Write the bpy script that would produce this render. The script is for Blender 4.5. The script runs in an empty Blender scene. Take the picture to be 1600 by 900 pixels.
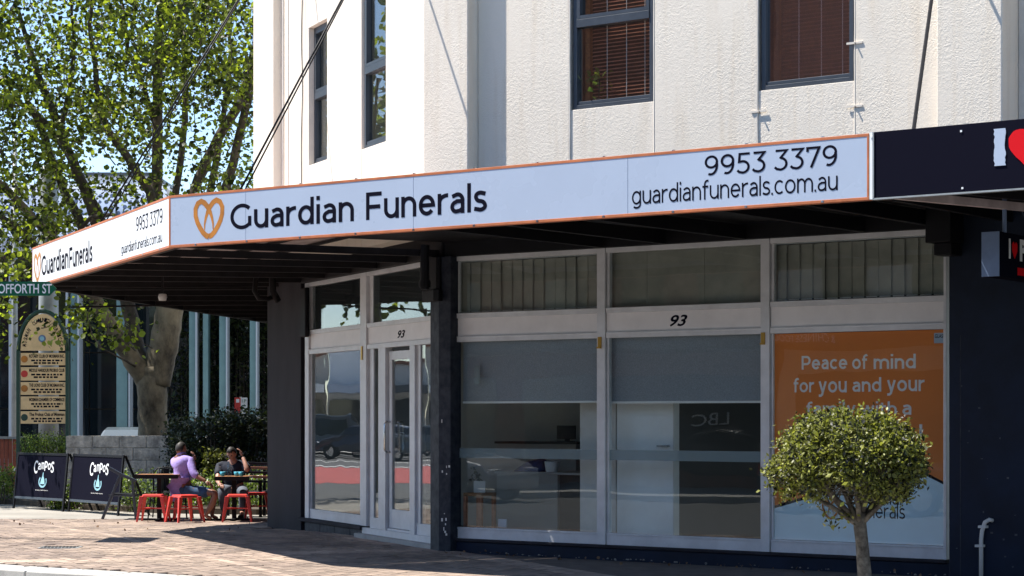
import bpy, bmesh, math, random
import numpy as np
from mathutils import Vector, Matrix
R = math.radians
rnd = random.Random(7)
sc = bpy.context.scene
COL = sc.collection

# ------------------------------------------------------------------ camera
F = 3200.0; HOR = 650.0; EYE = 1.6
cam = bpy.data.objects.new('camera', bpy.data.cameras.new('camera')); COL.objects.link(cam)
cam.location = (0, 0, EYE); cam.rotation_euler = (R(90), 0, 0)
cam.data.sensor_width = 36; cam.data.lens = 72; cam.data.shift_y = 0.125
cam.data.clip_start = 0.1; cam.data.clip_end = 3000
sc.camera = cam
# ------------------------------------------------------------------ light
SD = Vector((2.1, -.45, -3.985)).normalized()          # the way the sunlight travels
el = math.asin(-SD.z)
sun = bpy.data.objects.new('sun', bpy.data.lights.new('sun', 'SUN')); COL.objects.link(sun)
sun.data.energy = 4.6; sun.data.angle = R(.5); sun.data.color = (1, .95, .87)
sun.rotation_euler = SD.to_track_quat('-Z', 'Y').to_euler(); sun.location = (-20, 10, 40)
w = bpy.data.worlds.new('World'); sc.world = w; w.use_nodes = True
nt = w.node_tree; bg = nt.nodes['Background']
sky = nt.nodes.new('ShaderNodeTexSky'); sky.sky_type = 'NISHITA'; sky.sun_disc = False
sky.sun_elevation = el; sky.sun_rotation = math.atan2(-SD.x, -SD.y)
sky.air_density = 1.0; sky.dust_density = .15; sky.altitude = 1800; sky.ozone_density = 1.3
nt.links.new(sky.outputs[0], bg.inputs[0]); bg.inputs[1].default_value = 0.104
sc.view_settings.view_transform = 'Standard'; sc.view_settings.look = 'None'
sc.view_settings.exposure = 1.3; sc.view_settings.gamma = 1

# ------------------------------------------------------------------ places
def at(px, py, Y): return Vector(((px-800)/F*Y, Y, EYE-(py-HOR)/F*Y))
P0 = Vector((-.739, 24.38))
class Wall:
    def __init__(s, o, u):
        s.o = Vector(o); s.u = Vector(u).normalized(); s.n = Vector((s.u.y, -s.u.x))
    def p(s, a, z, e=0):
        q = s.o + s.u*a + s.n*e; return Vector((q.x, q.y, z))
    def s(s, px, e=0):
        k = (px-800)/F; b = s.o + s.n*e
        return (k*b.y-b.x)/(s.u.x-k*s.u.y)
    def z(s, px, py, e=0):
        q = s.p(s.s(px, e), 0, e); return EYE-(py-HOR)/F*q.y
A = Wall(P0, (4385, -3200))
B = Wall(P0, (1440, -3200))
for W in (A, B):
    if W.n.y > 0: W.n = -W.n
def off(e):                       # where the lines A and B, both moved out by e, cross
    v = (A.n+B.n)/(1+A.n.dot(B.n)); return P0+v*e
def smooth(a, b, x):
    t = min(1, max(0, (x-a)/(b-a))); return t*t*(3-2*t)
def gz(Y): return -.05*smooth(27.5, 30, Y)-.09*smooth(30, 33.7, Y)

# ------------------------------------------------------------------ mesh helper
class MB:
    def __init__(s): s.v = []; s.f = []; s.c = []
    def add(s, vs, fs, c=None):
        b = len(s.v); s.v += [tuple(v) for v in vs]; s.f += [tuple(b+i for i in f) for f in fs]
        if c is not None: s.c += [c]*len(fs)
        return s
    def hexa(s, p, c=None):       # 4 bottom + 4 top points
        return s.add(p, [(0,3,2,1),(4,5,6,7),(0,1,5,4),(1,2,6,5),(2,3,7,6),(3,0,4,7)], c)
    def box(s, x0, x1, y0, y1, z0, z1, c=None):
        return s.hexa([(x0,y0,z0),(x1,y0,z0),(x1,y1,z0),(x0,y1,z0),(x0,y0,z1),(x1,y0,z1),(x1,y1,z1),(x0,y1,z1)], c)
    def wbox(s, W, a0, a1, e0, e1, z0, z1, c=None):
        return s.hexa([W.p(a0,z0,e1),W.p(a1,z0,e1),W.p(a1,z0,e0),W.p(a0,z0,e0),W.p(a0,z1,e1),W.p(a1,z1,e1),W.p(a1,z1,e0),W.p(a0,z1,e0)], c)
    def prism(s, poly, z0, z1, c=None):
        n = len(poly); vs = [(p[0],p[1],z0) for p in poly]+[(p[0],p[1],z1) for p in poly]
        fs = [tuple(range(n))[::-1], tuple(range(n,2*n))]+[(i,(i+1)%n,n+(i+1)%n,n+i) for i in range(n)]
        return s.add(vs, fs, c)
    def beam(s, a, b, w, h, up=(0,0,1), c=None):
        a = Vector(a); b = Vector(b); d = (b-a).normalized(); x = d.cross(Vector(up))
        if x.length < 1e-4: x = Vector((1,0,0))
        x.normalize(); y = x.cross(d); x = x*w/2; y = y*h/2
        return s.hexa([a-x-y, a+x-y, b+x-y, b-x-y, a-x+y, a+x+y, b+x+y, b-x+y], c)
    def tube(s, pts, r, n=8, cap=True):
        pts = [Vector(p) for p in pts]; rs = r if isinstance(r, (list, tuple)) else [r]*len(pts)
        b = len(s.v); prev = None
        for i, p in enumerate(pts):
            d = (pts[min(i+1,len(pts)-1)]-pts[max(i-1,0)])
            if d.length < 1e-9: d = Vector((0,0,1))
            d.normalize()
            if prev is None: x = d.orthogonal().normalized()
            else:
                x = prev-d*prev.dot(d)
                x = x.normalized() if x.length > 1e-6 else d.orthogonal().normalized()
            prev = x; y = d.cross(x)
            for k in range(n):
                t = 2*math.pi*k/n; s.v.append(tuple(p+(x*math.cos(t)+y*math.sin(t))*rs[i]))
        for i in range(len(pts)-1):
            for k in range(n):
                s.f.append((b+i*n+k, b+i*n+(k+1)%n, b+(i+1)*n+(k+1)%n, b+(i+1)*n+k))
        if cap:
            s.f.append(tuple(b+k for k in range(n))[::-1]); s.f.append(tuple(b+(len(pts)-1)*n+k for k in range(n)))
        return s
    def lathe(s, c, prof, n=16):
        b = len(s.v)
        for r_, z in prof:
            for k in range(n):
                t = 2*math.pi*k/n; s.v.append((c[0]+r_*math.cos(t), c[1]+r_*math.sin(t), c[2]+z))
        for i in range(len(prof)-1):
            for k in range(n): s.f.append((b+i*n+k, b+i*n+(k+1)%n, b+(i+1)*n+(k+1)%n, b+(i+1)*n+k))
        s.f.append(tuple(b+k for k in range(n))[::-1]); s.f.append(tuple(b+(len(prof)-1)*n+k for k in range(n)))
        return s
    def build(s, name, m, parent=None, label=None, smooth=False, bevel=0, stuff=False):
        me = bpy.data.meshes.new(name); o0 = Vector((0,0,0))
        q = parent
        while q is not None: o0 += Vector(q.location); q = q.parent
        me.from_pydata([(v[0]-o0.x, v[1]-o0.y, v[2]-o0.z) for v in s.v], [], s.f)
        if s.c:
            at_ = me.attributes.new('tint', 'FLOAT', 'FACE'); at_.data.foreach_set('value', s.c)
        bm = bmesh.new(); bm.from_mesh(me); bmesh.ops.recalc_face_normals(bm, faces=bm.faces)
        bm.to_mesh(me); bm.free()
        if smooth: me.polygons.foreach_set('use_smooth', [True]*len(me.polygons))
        me.materials.append(m); o = bpy.data.objects.new(name, me); COL.objects.link(o); o.parent = parent
        if label: o['label'] = label
        if stuff: o['kind'] = 'stuff'
        if bevel:
            b = o.modifiers.new('bevel', 'BEVEL'); b.width = bevel; b.segments = 2; b.limit_method = 'ANGLE'
        return o
def tag(o, label, cat, group=None):
    o['label'] = label; o['category'] = cat
    if group: o['group'] = group
    return o
def thing(name, label, cat, loc=(0,0,0), group=None, rz=0):
    o = bpy.data.objects.new(name, None); COL.objects.link(o); o.location = loc; o.rotation_euler = (0,0,rz)
    o.empty_display_size = .2
    return tag(o, label, cat, group)
def struct(o): o['kind'] = 'structure'; return o
def dup(root, loc, rz, label):
    r = root.copy(); COL.objects.link(r); r.location = loc; r.rotation_euler = (0,0,rz); r['label'] = label
    for ch in list(root.children):
        c = ch.copy(); COL.objects.link(c); c.parent = r
        for g in ch.children:
            d = g.copy(); COL.objects.link(d); d.parent = c
    return r

# ------------------------------------------------------------------ materials
def mat(name, col, rough=.6, metal=0, var=0, vscale=4, col2=None, bump=0, bscale=40, tint=0, spec=.5, dist=.004, detail=4, stretch=None, coat=0, musg=False):
    m = bpy.data.materials.new(name); m.use_nodes = True; n = m.node_tree; N = n.nodes; L = n.links
    b = N['Principled BSDF']; b.inputs['Roughness'].default_value = rough; b.inputs['Metallic'].default_value = metal
    b.inputs['Specular IOR Level'].default_value = spec; b.inputs['Coat Weight'].default_value = coat
    c = (*col, 1); b.inputs['Base Color'].default_value = c
    tc = N.new('ShaderNodeTexCoord'); vec = tc.outputs['Object']
    if stretch:
        mp = N.new('ShaderNodeMapping'); mp.inputs['Scale'].default_value = stretch; L.new(vec, mp.inputs[0]); vec = mp.outputs[0]
    src = None
    if var or col2:
        no = N.new('ShaderNodeTexNoise'); no.inputs['Scale'].default_value = vscale; no.inputs['Detail'].default_value = detail; no.inputs['Roughness'].default_value = .65
        L.new(vec, no.inputs['Vector'])
        rp = N.new('ShaderNodeValToRGB'); rp.color_ramp.elements[0].position = .36; rp.color_ramp.elements[1].position = .66
        c2 = col2 if col2 else tuple(max(0, x*(1-var)) for x in col)
        c1 = col if col2 else tuple(min(1, x*(1+var*.6)) for x in col)
        rp.color_ramp.elements[0].color = (*c2, 1); rp.color_ramp.elements[1].color = (*c1, 1)
        L.new(no.outputs[0], rp.inputs[0]); src = rp.outputs[0]
        L.new(src, b.inputs['Base Color'])
        rr = N.new('ShaderNodeMapRange'); rr.inputs['To Min'].default_value = max(0, rough-.12); rr.inputs['To Max'].default_value = min(1, rough+.12)
        L.new(no.outputs[0], rr.inputs[0]); L.new(rr.outputs[0], b.inputs['Roughness'])
    if tint:
        a = N.new('ShaderNodeAttribute'); a.attribute_name = 'tint'
        mr = N.new('ShaderNodeMapRange'); mr.inputs['To Min'].default_value = 1-tint; mr.inputs['To Max'].default_value = 1+tint
        L.new(a.outputs['Fac'], mr.inputs[0])
        mx = N.new('ShaderNodeVectorMath'); mx.operation = 'SCALE'
        if src: L.new(src, mx.inputs[0])
        else: mx.inputs[0].default_value = col
        L.new(mr.outputs[0], mx.inputs['Scale']); L.new(mx.outputs[0], b.inputs['Base Color'])
    if bump:
        n2 = N.new('ShaderNodeTexNoise'); n2.inputs['Scale'].default_value = bscale; n2.inputs['Detail'].default_value = 3
        L.new(vec, n2.inputs['Vector'])
        bp = N.new('ShaderNodeBump'); bp.inputs['Strength'].default_value = bump; bp.inputs['Distance'].default_value = dist
        L.new(n2.outputs[0], bp.inputs['Height']); L.new(bp.outputs[0], b.inputs['Normal'])
    return m
def glass(name, tintc=(1,1,1), ior=1.5, wav=0.0):
    m = bpy.data.materials.new(name); m.use_nodes = True; N = m.node_tree.nodes; L = m.node_tree.links
    N.remove(N['Principled BSDF']); out = N['Material Output']
    tr = N.new('ShaderNodeBsdfTransparent'); tr.inputs[0].default_value = (*tintc, 1)
    gl = N.new('ShaderNodeBsdfGlossy'); gl.inputs['Roughness'].default_value = 0
    fr = N.new('ShaderNodeFresnel'); ge = N.new('ShaderNodeNewGeometry')
    mr = N.new('ShaderNodeMapRange'); mr.inputs['To Min'].default_value = ior; mr.inputs['To Max'].default_value = 1/ior
    L.new(ge.outputs['Backfacing'], mr.inputs[0]); L.new(mr.outputs[0], fr.inputs['IOR'])
    if wav:
        tc = N.new('ShaderNodeTexCoord'); no = N.new('ShaderNodeTexNoise'); no.inputs['Scale'].default_value = 1.3; no.inputs['Detail'].default_value = 1
        L.new(tc.outputs['Object'], no.inputs['Vector']); bp = N.new('ShaderNodeBump'); bp.inputs['Distance'].default_value = wav; bp.inputs['Strength'].default_value = 1
        L.new(no.outputs[0], bp.inputs['Height']); L.new(bp.outputs[0], gl.inputs['Normal'])
    mx = N.new('ShaderNodeMixShader'); L.new(fr.outputs[0], mx.inputs[0]); L.new(tr.outputs[0], mx.inputs[1]); L.new(gl.outputs[0], mx.inputs[2])
    L.new(mx.outputs[0], out.inputs[0]); return m
def leafmat(name, col, tr, mixf=.4, var=.5):
    m = bpy.data.materials.new(name); m.use_nodes = True; N = m.node_tree.nodes; L = m.node_tree.links
    b = N['Principled BSDF']; b.inputs['Roughness'].default_value = .5; out = N['Material Output']
    a = N.new('ShaderNodeAttribute'); a.attribute_name = 'tint'
    def ramp(c):
        r_ = N.new('ShaderNodeValToRGB'); r_.color_ramp.elements[0].color = (*[x*(1-var) for x in c], 1); r_.color_ramp.elements[1].color = (*[min(1, x*(1+var)) for x in c], 1)
        r_.color_ramp.elements[0].position = .18; r_.color_ramp.elements[1].color = (min(1, c[0]*(1+var*1.5)), min(1, c[1]*(1+var)), c[2]*(1+var*.3), 1)
        L.new(a.outputs['Fac'], r_.inputs[0]); return r_.outputs[0]
    L.new(ramp(col), b.inputs['Base Color'])
    t = N.new('ShaderNodeBsdfTranslucent'); L.new(ramp(tr), t.inputs[0])
    mx = N.new('ShaderNodeMixShader'); mx.inputs[0].default_value = mixf
    L.new(b.outputs[0], mx.inputs[1]); L.new(t.outputs[0], mx.inputs[2]); L.new(mx.outputs[0], out.inputs[0]); return m

def stucco(name, col):
    m = bpy.data.materials.new(name); m.use_nodes = True; N = m.node_tree.nodes; L = m.node_tree.links
    b = N['Principled BSDF']; b.inputs['Roughness'].default_value = .75
    tc = N.new('ShaderNodeTexCoord')
    no = N.new('ShaderNodeTexNoise'); no.inputs['Scale'].default_value = .9; no.inputs['Detail'].default_value = 6; no.inputs['Roughness'].default_value = .7
    L.new(tc.outputs['Object'], no.inputs['Vector'])
    rp = N.new('ShaderNodeValToRGB'); rp.color_ramp.elements[0].position = .3; rp.color_ramp.elements[0].color = (*[c*.93 for c in col], 1)
    rp.color_ramp.elements[1].position = .6; rp.color_ramp.elements[1].color = (*col, 1); L.new(no.outputs[0], rp.inputs[0])
    st = N.new('ShaderNodeTexNoise'); st.inputs['Scale'].default_value = 3; st.inputs['Detail'].default_value = 5
    mp = N.new('ShaderNodeMapping'); mp.inputs['Scale'].default_value = (3, 3, .25); L.new(tc.outputs['Object'], mp.inputs[0]); L.new(mp.outputs[0], st.inputs['Vector'])
    r2 = N.new('ShaderNodeValToRGB'); r2.color_ramp.elements[0].position = .3; r2.color_ramp.elements[0].color = (.92,.89,.85,1); r2.color_ramp.elements[1].position = .5; r2.color_ramp.elements[1].color = (1,1,1,1)
    L.new(st.outputs[0], r2.inputs[0])
    mu = N.new('ShaderNodeMix'); mu.data_type = 'RGBA'; mu.blend_type = 'MULTIPLY'; mu.inputs[0].default_value = .8
    L.new(rp.outputs[0], mu.inputs[6]); L.new(r2.outputs[0], mu.inputs[7]); L.new(mu.outputs[2], b.inputs['Base Color'])
    vo = N.new('ShaderNodeTexNoise'); vo.inputs['Scale'].default_value = 40; vo.inputs['Detail'].default_value = 3; vo.inputs['Distortion'].default_value = 1.2
    L.new(tc.outputs['Object'], vo.inputs['Vector'])
    r3 = N.new('ShaderNodeValToRGB'); r3.color_ramp.elements[0].position = .42; r3.color_ramp.elements[1].position = .6; L.new(vo.outputs[0], r3.inputs[0])
    ms = N.new('ShaderNodeTexNoise'); ms.inputs['Scale'].default_value = 1.1; L.new(tc.outputs['Object'], ms.inputs['Vector'])
    m3 = N.new('ShaderNodeMapRange'); m3.inputs['From Min'].default_value = .35; m3.inputs['From Max'].default_value = .6; m3.inputs['To Min'].default_value = .25; m3.inputs['To Max'].default_value = 1; L.new(ms.outputs[0], m3.inputs[0])
    mm = N.new('ShaderNodeMath'); mm.operation = 'MULTIPLY'; L.new(r3.outputs[0], mm.inputs[0]); L.new(m3.outputs[0], mm.inputs[1])
    bp = N.new('ShaderNodeBump'); bp.inputs['Strength'].default_value = .5; bp.inputs['Distance'].default_value = .0035
    L.new(mm.outputs[0], bp.inputs['Height']); L.new(bp.outputs[0], b.inputs['Normal']); return m

M = dict(
 wall=stucco('stucco', (.76,.685,.585)),
 cream=mat('cream_reveal', (.68,.62,.54), .7, var=.1, vscale=3, bump=.2),
 navy=mat('navy_paint', (.009,.015,.032), .6, spec=.2, var=.3, vscale=2.5, bump=.15, bscale=60),
 navyw=mat('navy_worn', (.007,.010,.02), .6, spec=.25, col2=(.03,.034,.045), vscale=9, detail=8, bump=.3),
 charcoal=mat('charcoal_render', (.038,.034,.040), .75, spec=.2, col2=(.016,.014,.018), vscale=2.6, detail=9, stretch=(1,1,.35), bump=.5, bscale=70),
 black=mat('black_paint', (.006,.006,.008), .6, spec=.2, var=.3, bump=.2, bscale=30),
 brownish=mat('awning_sheet', (.66,.55,.53), .6, col2=(.42,.34,.33), vscale=3),
 beam=mat('awning_beam', (.012,.010,.011), .65, spec=.2, var=.4, vscale=5, bump=.2),
 frame=mat('shop_frame', (.64,.64,.65), .45, metal=.15, var=.12, vscale=3, bump=.1, spec=.4),
 framew=mat('shop_frame_panel', (.76,.73,.72), .45, var=.08, vscale=2),
 alu=mat('grey_aluminium', (.055,.065,.08), .4, metal=.3, var=.1),
 chrome=mat('steel', (.6,.6,.6), .25, metal=1),
 sign=mat('sign_white_shaded', (.44,.51,.63), .28, var=.03, vscale=1, spec=.6),  # white panel, with the bluish shade of the long face put into its colour
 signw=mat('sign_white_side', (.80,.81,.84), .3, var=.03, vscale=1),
 orange=mat('orange_trim', (.52,.16,.06), .45, var=.2, vscale=5),
 ink=mat('navy_ink', (.005,.005,.013), .8, spec=.05),
 gold=mat('logo_gold', (.46,.17,.02), .4, var=.35, vscale=2.5),
 red=mat('red_paint', (.62,.05,.035), .4, var=.15),
 redheart=mat('red_heart', (.70,.008,.015), .7, spec=.1), dryleaf=mat('dry_leaf', (.16,.09,.045), .8),
 white=mat('white_paint', (.84,.85,.85), .5, var=.05),
 offwhite=mat('off_white', (.62,.60,.57), .6, var=.08),
 glass=glass('window_glass', (.94,.97,.97), 1.52, .0016),
 bglass=glass('chamfer_glass', (.8,.84,.84), 2.0, .002),
 fglass=glass('film_glass', (.75,.78,.85), 3.2, .0012),
 dglass=glass('upper_glass', (.96,.95,.94), 2.1, .0015),
 fabric=mat('blind_fabric', (.36,.39,.43), .9, col2=(.21,.23,.27), vscale=120),
 slat=mat('vertical_slat', (.33,.31,.26), .7, col2=(.25,.235,.2), vscale=3),
 wood=mat('wood_slat', (.50,.20,.11), .5, var=.3, vscale=8),
 woodd=mat('dark_wood_slat', (.14,.06,.045), .5, var=.3, vscale=8),
 timber=mat('timber_top', (.36,.16,.05), .45, col2=(.2,.08,.03), vscale=3, stretch=(2,20,20)),
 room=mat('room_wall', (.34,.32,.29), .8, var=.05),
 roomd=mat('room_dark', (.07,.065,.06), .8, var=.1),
 carpet=mat('carpet', (.06,.06,.065), .95, var=.2, vscale=60),
 bark=mat('plane_bark', (.25,.21,.14), .85, col2=(.035,.027,.017), vscale=2.4, detail=7, bump=.5, bscale=18, dist=.02, stretch=(1,1,.6)),
 barkd=mat('branch_bark', (.09,.07,.05), .9, col2=(.035,.028,.02), vscale=6, bump=.4, bscale=18, dist=.02),
 barks=mat('small_bark', (.17,.15,.12), .9, col2=(.05,.04,.03), vscale=16, bump=.6, bscale=40, dist=.01),
 asphalt=mat('asphalt', (.10,.10,.098), .9, var=.25, vscale=2, bump=.4, bscale=90),
 redlane=mat('red_lane', (.42,.09,.08), .85, var=.15, vscale=2),
 paint=mat('road_paint', (.7,.7,.68), .7, var=.1),
 kerb=mat('kerb_concrete', (.42,.41,.38), .8, col2=(.3,.29,.27), vscale=2.5, bump=.3),
 brick=mat('paver', (.33,.25,.19), .8, col2=(.16,.118,.098), vscale=1.0, tint=.5, detail=8, bump=.3, bscale=60),
 joint=mat('paver_bedding', (.12,.095,.08), .95, var=.3, vscale=5),
 plaza=mat('far_ground', (.26,.24,.21), .9, var=.2, vscale=.6),
 stone=mat('sandstone_block', (.80,.70,.56), .9, col2=(.30,.26,.21), vscale=5, bump=.7, bscale=22, dist=.02),
 grout=mat('mortar', (.40,.38,.34), .95),
 green=mat('green_paint', (.012,.05,.03), .4),
 streetgreen=mat('street_sign_green', (.0,.10,.045), .5, spec=.3),
 cream2=mat('sign_cream', (.78,.55,.27), .5, var=.12, vscale=6),
 skin=mat('skin', (.22,.10,.065), .5, var=.1), skin2=mat('skin_lighter', (.40,.21,.15), .5, var=.1),
 purple=mat('purple_shirt', (.33,.25,.60), .85, var=.2, vscale=9, bump=.4, bscale=14, dist=.02),
 denim=mat('denim', (.03,.075,.16), .85, var=.3, vscale=10),
 navycloth=mat('navy_shirt', (.010,.014,.03), .85, var=.3, vscale=8, bump=.4, bscale=14, dist=.02),
 greycloth=mat('grey_trousers', (.10,.115,.15), .85, var=.3),
 hair=mat('dark_hair', (.016,.012,.010), .6, bump=.5, bscale=60),
 blue=mat('blue_cup', (.05,.33,.46), .4), tealc=mat('teal_print', (.28,.52,.60), .6),
 leaf=leafmat('plane_leaf', (.06,.095,.016), (.22,.34,.028), .48, .85),
 leafd=leafmat('hedge_leaf', (.02,.034,.014), (.04,.07,.02), .2, .8),
 leafs=leafmat('topiary_leaf', (.12,.155,.045), (.22,.30,.05), .28, .95),
 leafg=leafmat('garden_leaf', (.10,.17,.035), (.2,.34,.05), .35, .7),
 flower=mat('white_petal', (.75,.75,.68), .7),
 soil=mat('soil', (.06,.045,.03), .95, var=.4, vscale=10),
 dkglass=mat('dark_facade_glass', (.012,.018,.022), .06, spec=.8),
 teal=mat('teal_fin', (.17,.29,.29), .35, var=.12, vscale=2),
 finw=mat('white_fin', (.5,.55,.58), .4),
 screen=mat('perforated_screen', (.62,.66,.72), .6),
 leafb=leafmat('background_leaf', (.025,.045,.014), (.06,.10,.02), .3, .8),
 pole=mat('galvanised_pole', (.36,.38,.38), .5, metal=.3, var=.2, vscale=3),
 orangev=mat('orange_vinyl', (.78,.215,.03), .55, var=.06, vscale=1.5),
 bluev=mat('pale_blue_vinyl', (.66,.79,.86), .55, var=.03),
 frost=mat('frosted_film', (.34,.40,.42), .7),
 vinylw=mat('vinyl_white_text', (.85,.80,.80), .6),
 brass=mat('brass', (.5,.3,.06), .35, metal=.8),
 bluebox=mat('sign_box_side', (.14,.20,.33), .5, var=.15),
 fence=mat('red_fence', (.40,.10,.05), .7, var=.2),
 desk=mat('desk_laminate', (.42,.41,.38), .6, var=.04),
 carp=mat('car_silver', (.5,.51,.53), .3, metal=.4, coat=.6), carw=mat('car_white', (.09,.11,.12), .3, coat=.6), card=mat('car_dark', (.04,.045,.06), .3, coat=.6),
 rubber=mat('rubber', (.02,.02,.02), .8), tailred=mat('tail_red', (.4,.01,.01), .3),
 shop=mat('opposite_wall', (.55,.50,.43), .8, var=.15, vscale=.8), tile=mat('roof_tile', (.25,.1,.06), .8, var=.2),
)
M['frost'].node_tree.nodes['Principled BSDF'].inputs['Alpha'].default_value = .55

def text(body, W, parent, x0, x1, z0, z1, e, m, name='lettering', weight=.0, shear=0, thick=.001, spacing=1, label=None):
    """lettering whose outline fills s x0..x1 and height z0..z1 on the wall W"""
    cu = bpy.data.curves.new('text', 'FONT'); cu.body = body; cu.offset = weight; cu.shear = shear; cu.space_character = spacing; cu.resolution_u = 4
    o = bpy.data.objects.new('text', cu); COL.objects.link(o)
    dg = bpy.context.evaluated_depsgraph_get(); me = bpy.data.meshes.new_from_object(o.evaluated_get(dg))
    bpy.data.objects.remove(o)
    co = np.zeros(len(me.vertices)*3); me.vertices.foreach_get('co', co); co = co.reshape(-1, 3)
    lo = co.min(0); hi = co.max(0)
    b = MB(); vs = []
    for x, y, _ in co:
        a = x0+(x-lo[0])/(hi[0]-lo[0])*(x1-x0); z = z0+(y-lo[1])/(hi[1]-lo[1])*(z1-z0); vs.append(W.p(a, z, e))
    b.add(vs, [tuple(p.vertices) for p in me.polygons])
    bpy.data.meshes.remove(me)
    ob = b.build(name, m, parent, label)
    so = ob.modifiers.new('thickness', 'SOLIDIFY'); so.thickness = thick; so.offset = 0
    return ob
def ribbon(W, pts, wd, e0, e1, closed=False):
    """flat band of width wd through (s,z) points on a wall"""
    b = MB(); n = len(pts); P = [Vector(p) for p in pts]
    for i in range(n if closed else n-1):
        a = P[i]; c = P[(i+1)%n]; d = (c-a).normalized(); q = Vector((-d.y, d.x))*wd/2; a = a-d*wd*.12; c = c+d*wd*.12
        k = [a-q, c-q, c+q, a+q]
        b.hexa([W.p(v.x, v.y, e0) for v in k]+[W.p(v.x, v.y, e1) for v in k])
    return b
def disc(W, a, z, r, e0, e1, n=14):
    b = MB(); c = [(a+r*math.cos(2*math.pi*k/n), z+r*math.sin(2*math.pi*k/n)) for k in range(n)]
    return b.add([W.p(x,y,e0) for x, y in c]+[W.p(x,y,e1) for x, y in c], [tuple(range(n)), tuple(range(n,2*n))[::-1]]+[(i,(i+1)%n,n+(i+1)%n,n+i) for i in range(n)])
def leaves(centers, n_per, spread, size, seed=1, flat=.0, shape=0):
    rg = np.random.default_rng(seed)
    c = np.repeat(np.array(centers, float), n_per, 0)
    n = len(c); sp = np.array(spread) if np.ndim(spread) else np.array([spread]*3)
    c = c+rg.normal(0, 1, (n, 3))*sp
    u = rg.normal(0, 1, (n, 3)); u /= np.linalg.norm(u, axis=1)[:, None]
    v = rg.normal(0, 1, (n, 3)); v[:, 2] *= .6; v -= u*(u*v).sum(1)[:, None]; v /= np.linalg.norm(v, axis=1)[:, None]
    w_ = np.cross(u, v); s = size*(.6+.8*rg.random(n))[:, None]
    if shape == 0:   # lobed leaf, four faces folded on the midrib
        L = [(0,0,0),(.25,.45,.08),(.62,.55,.12),(1.05,.0,0),(.62,-.55,.12),(.25,-.45,.08),(.55,0,-.03)]
        Fc = [(0,1,6),(1,2,6),(2,3,6),(3,4,6),(4,5,6),(5,0,6)]
    else:
        L = [(0,0,0),(.5,.27,.06),(1,0,0),(.5,-.27,.06)]; Fc = [(0,1,2),(0,2,3)]
    vs = np.stack([c+s*(u*a+v*b_+w_*d) for a, b_, d in L], 1).reshape(-1, 3)
    k = len(L); base = (np.arange(n)*k)[:, None]
    fs = np.concatenate([base+np.array(f)[None] for f in Fc], 1).reshape(-1, 3)
    t = np.repeat(rg.random(n), len(Fc))
    return vs, fs, t
def leafobj(name, arrs, m, parent, stuff=True, label=None):
    vs = np.concatenate([a[0] for a in arrs]); o = 0; fl = []
    for a in arrs: fl.append(a[1]+o); o += len(a[0])
    fs = np.concatenate(fl); t = np.concatenate([a[2] for a in arrs])
    o0 = Vector(parent.location) if parent else Vector((0,0,0)); vs = vs-np.array(o0)
    me = bpy.data.meshes.new(name); me.vertices.add(len(vs)); me.vertices.foreach_set('co', vs.ravel())
    me.loops.add(len(fs)*3); me.loops.foreach_set('vertex_index', fs.ravel().astype(np.int32))
    me.polygons.add(len(fs)); me.polygons.foreach_set('loop_start', np.arange(0, len(fs)*3, 3, dtype=np.int32))
    me.update(calc_edges=True); a = me.attributes.new('tint', 'FLOAT', 'FACE'); a.data.foreach_set('value', t.astype(np.float32))
    me.materials.append(m); ob = bpy.data.objects.new(name, me); COL.objects.link(ob); ob.parent = parent
    if stuff: ob['kind'] = 'stuff'
    if label: ob['label'] = label
    return ob

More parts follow.
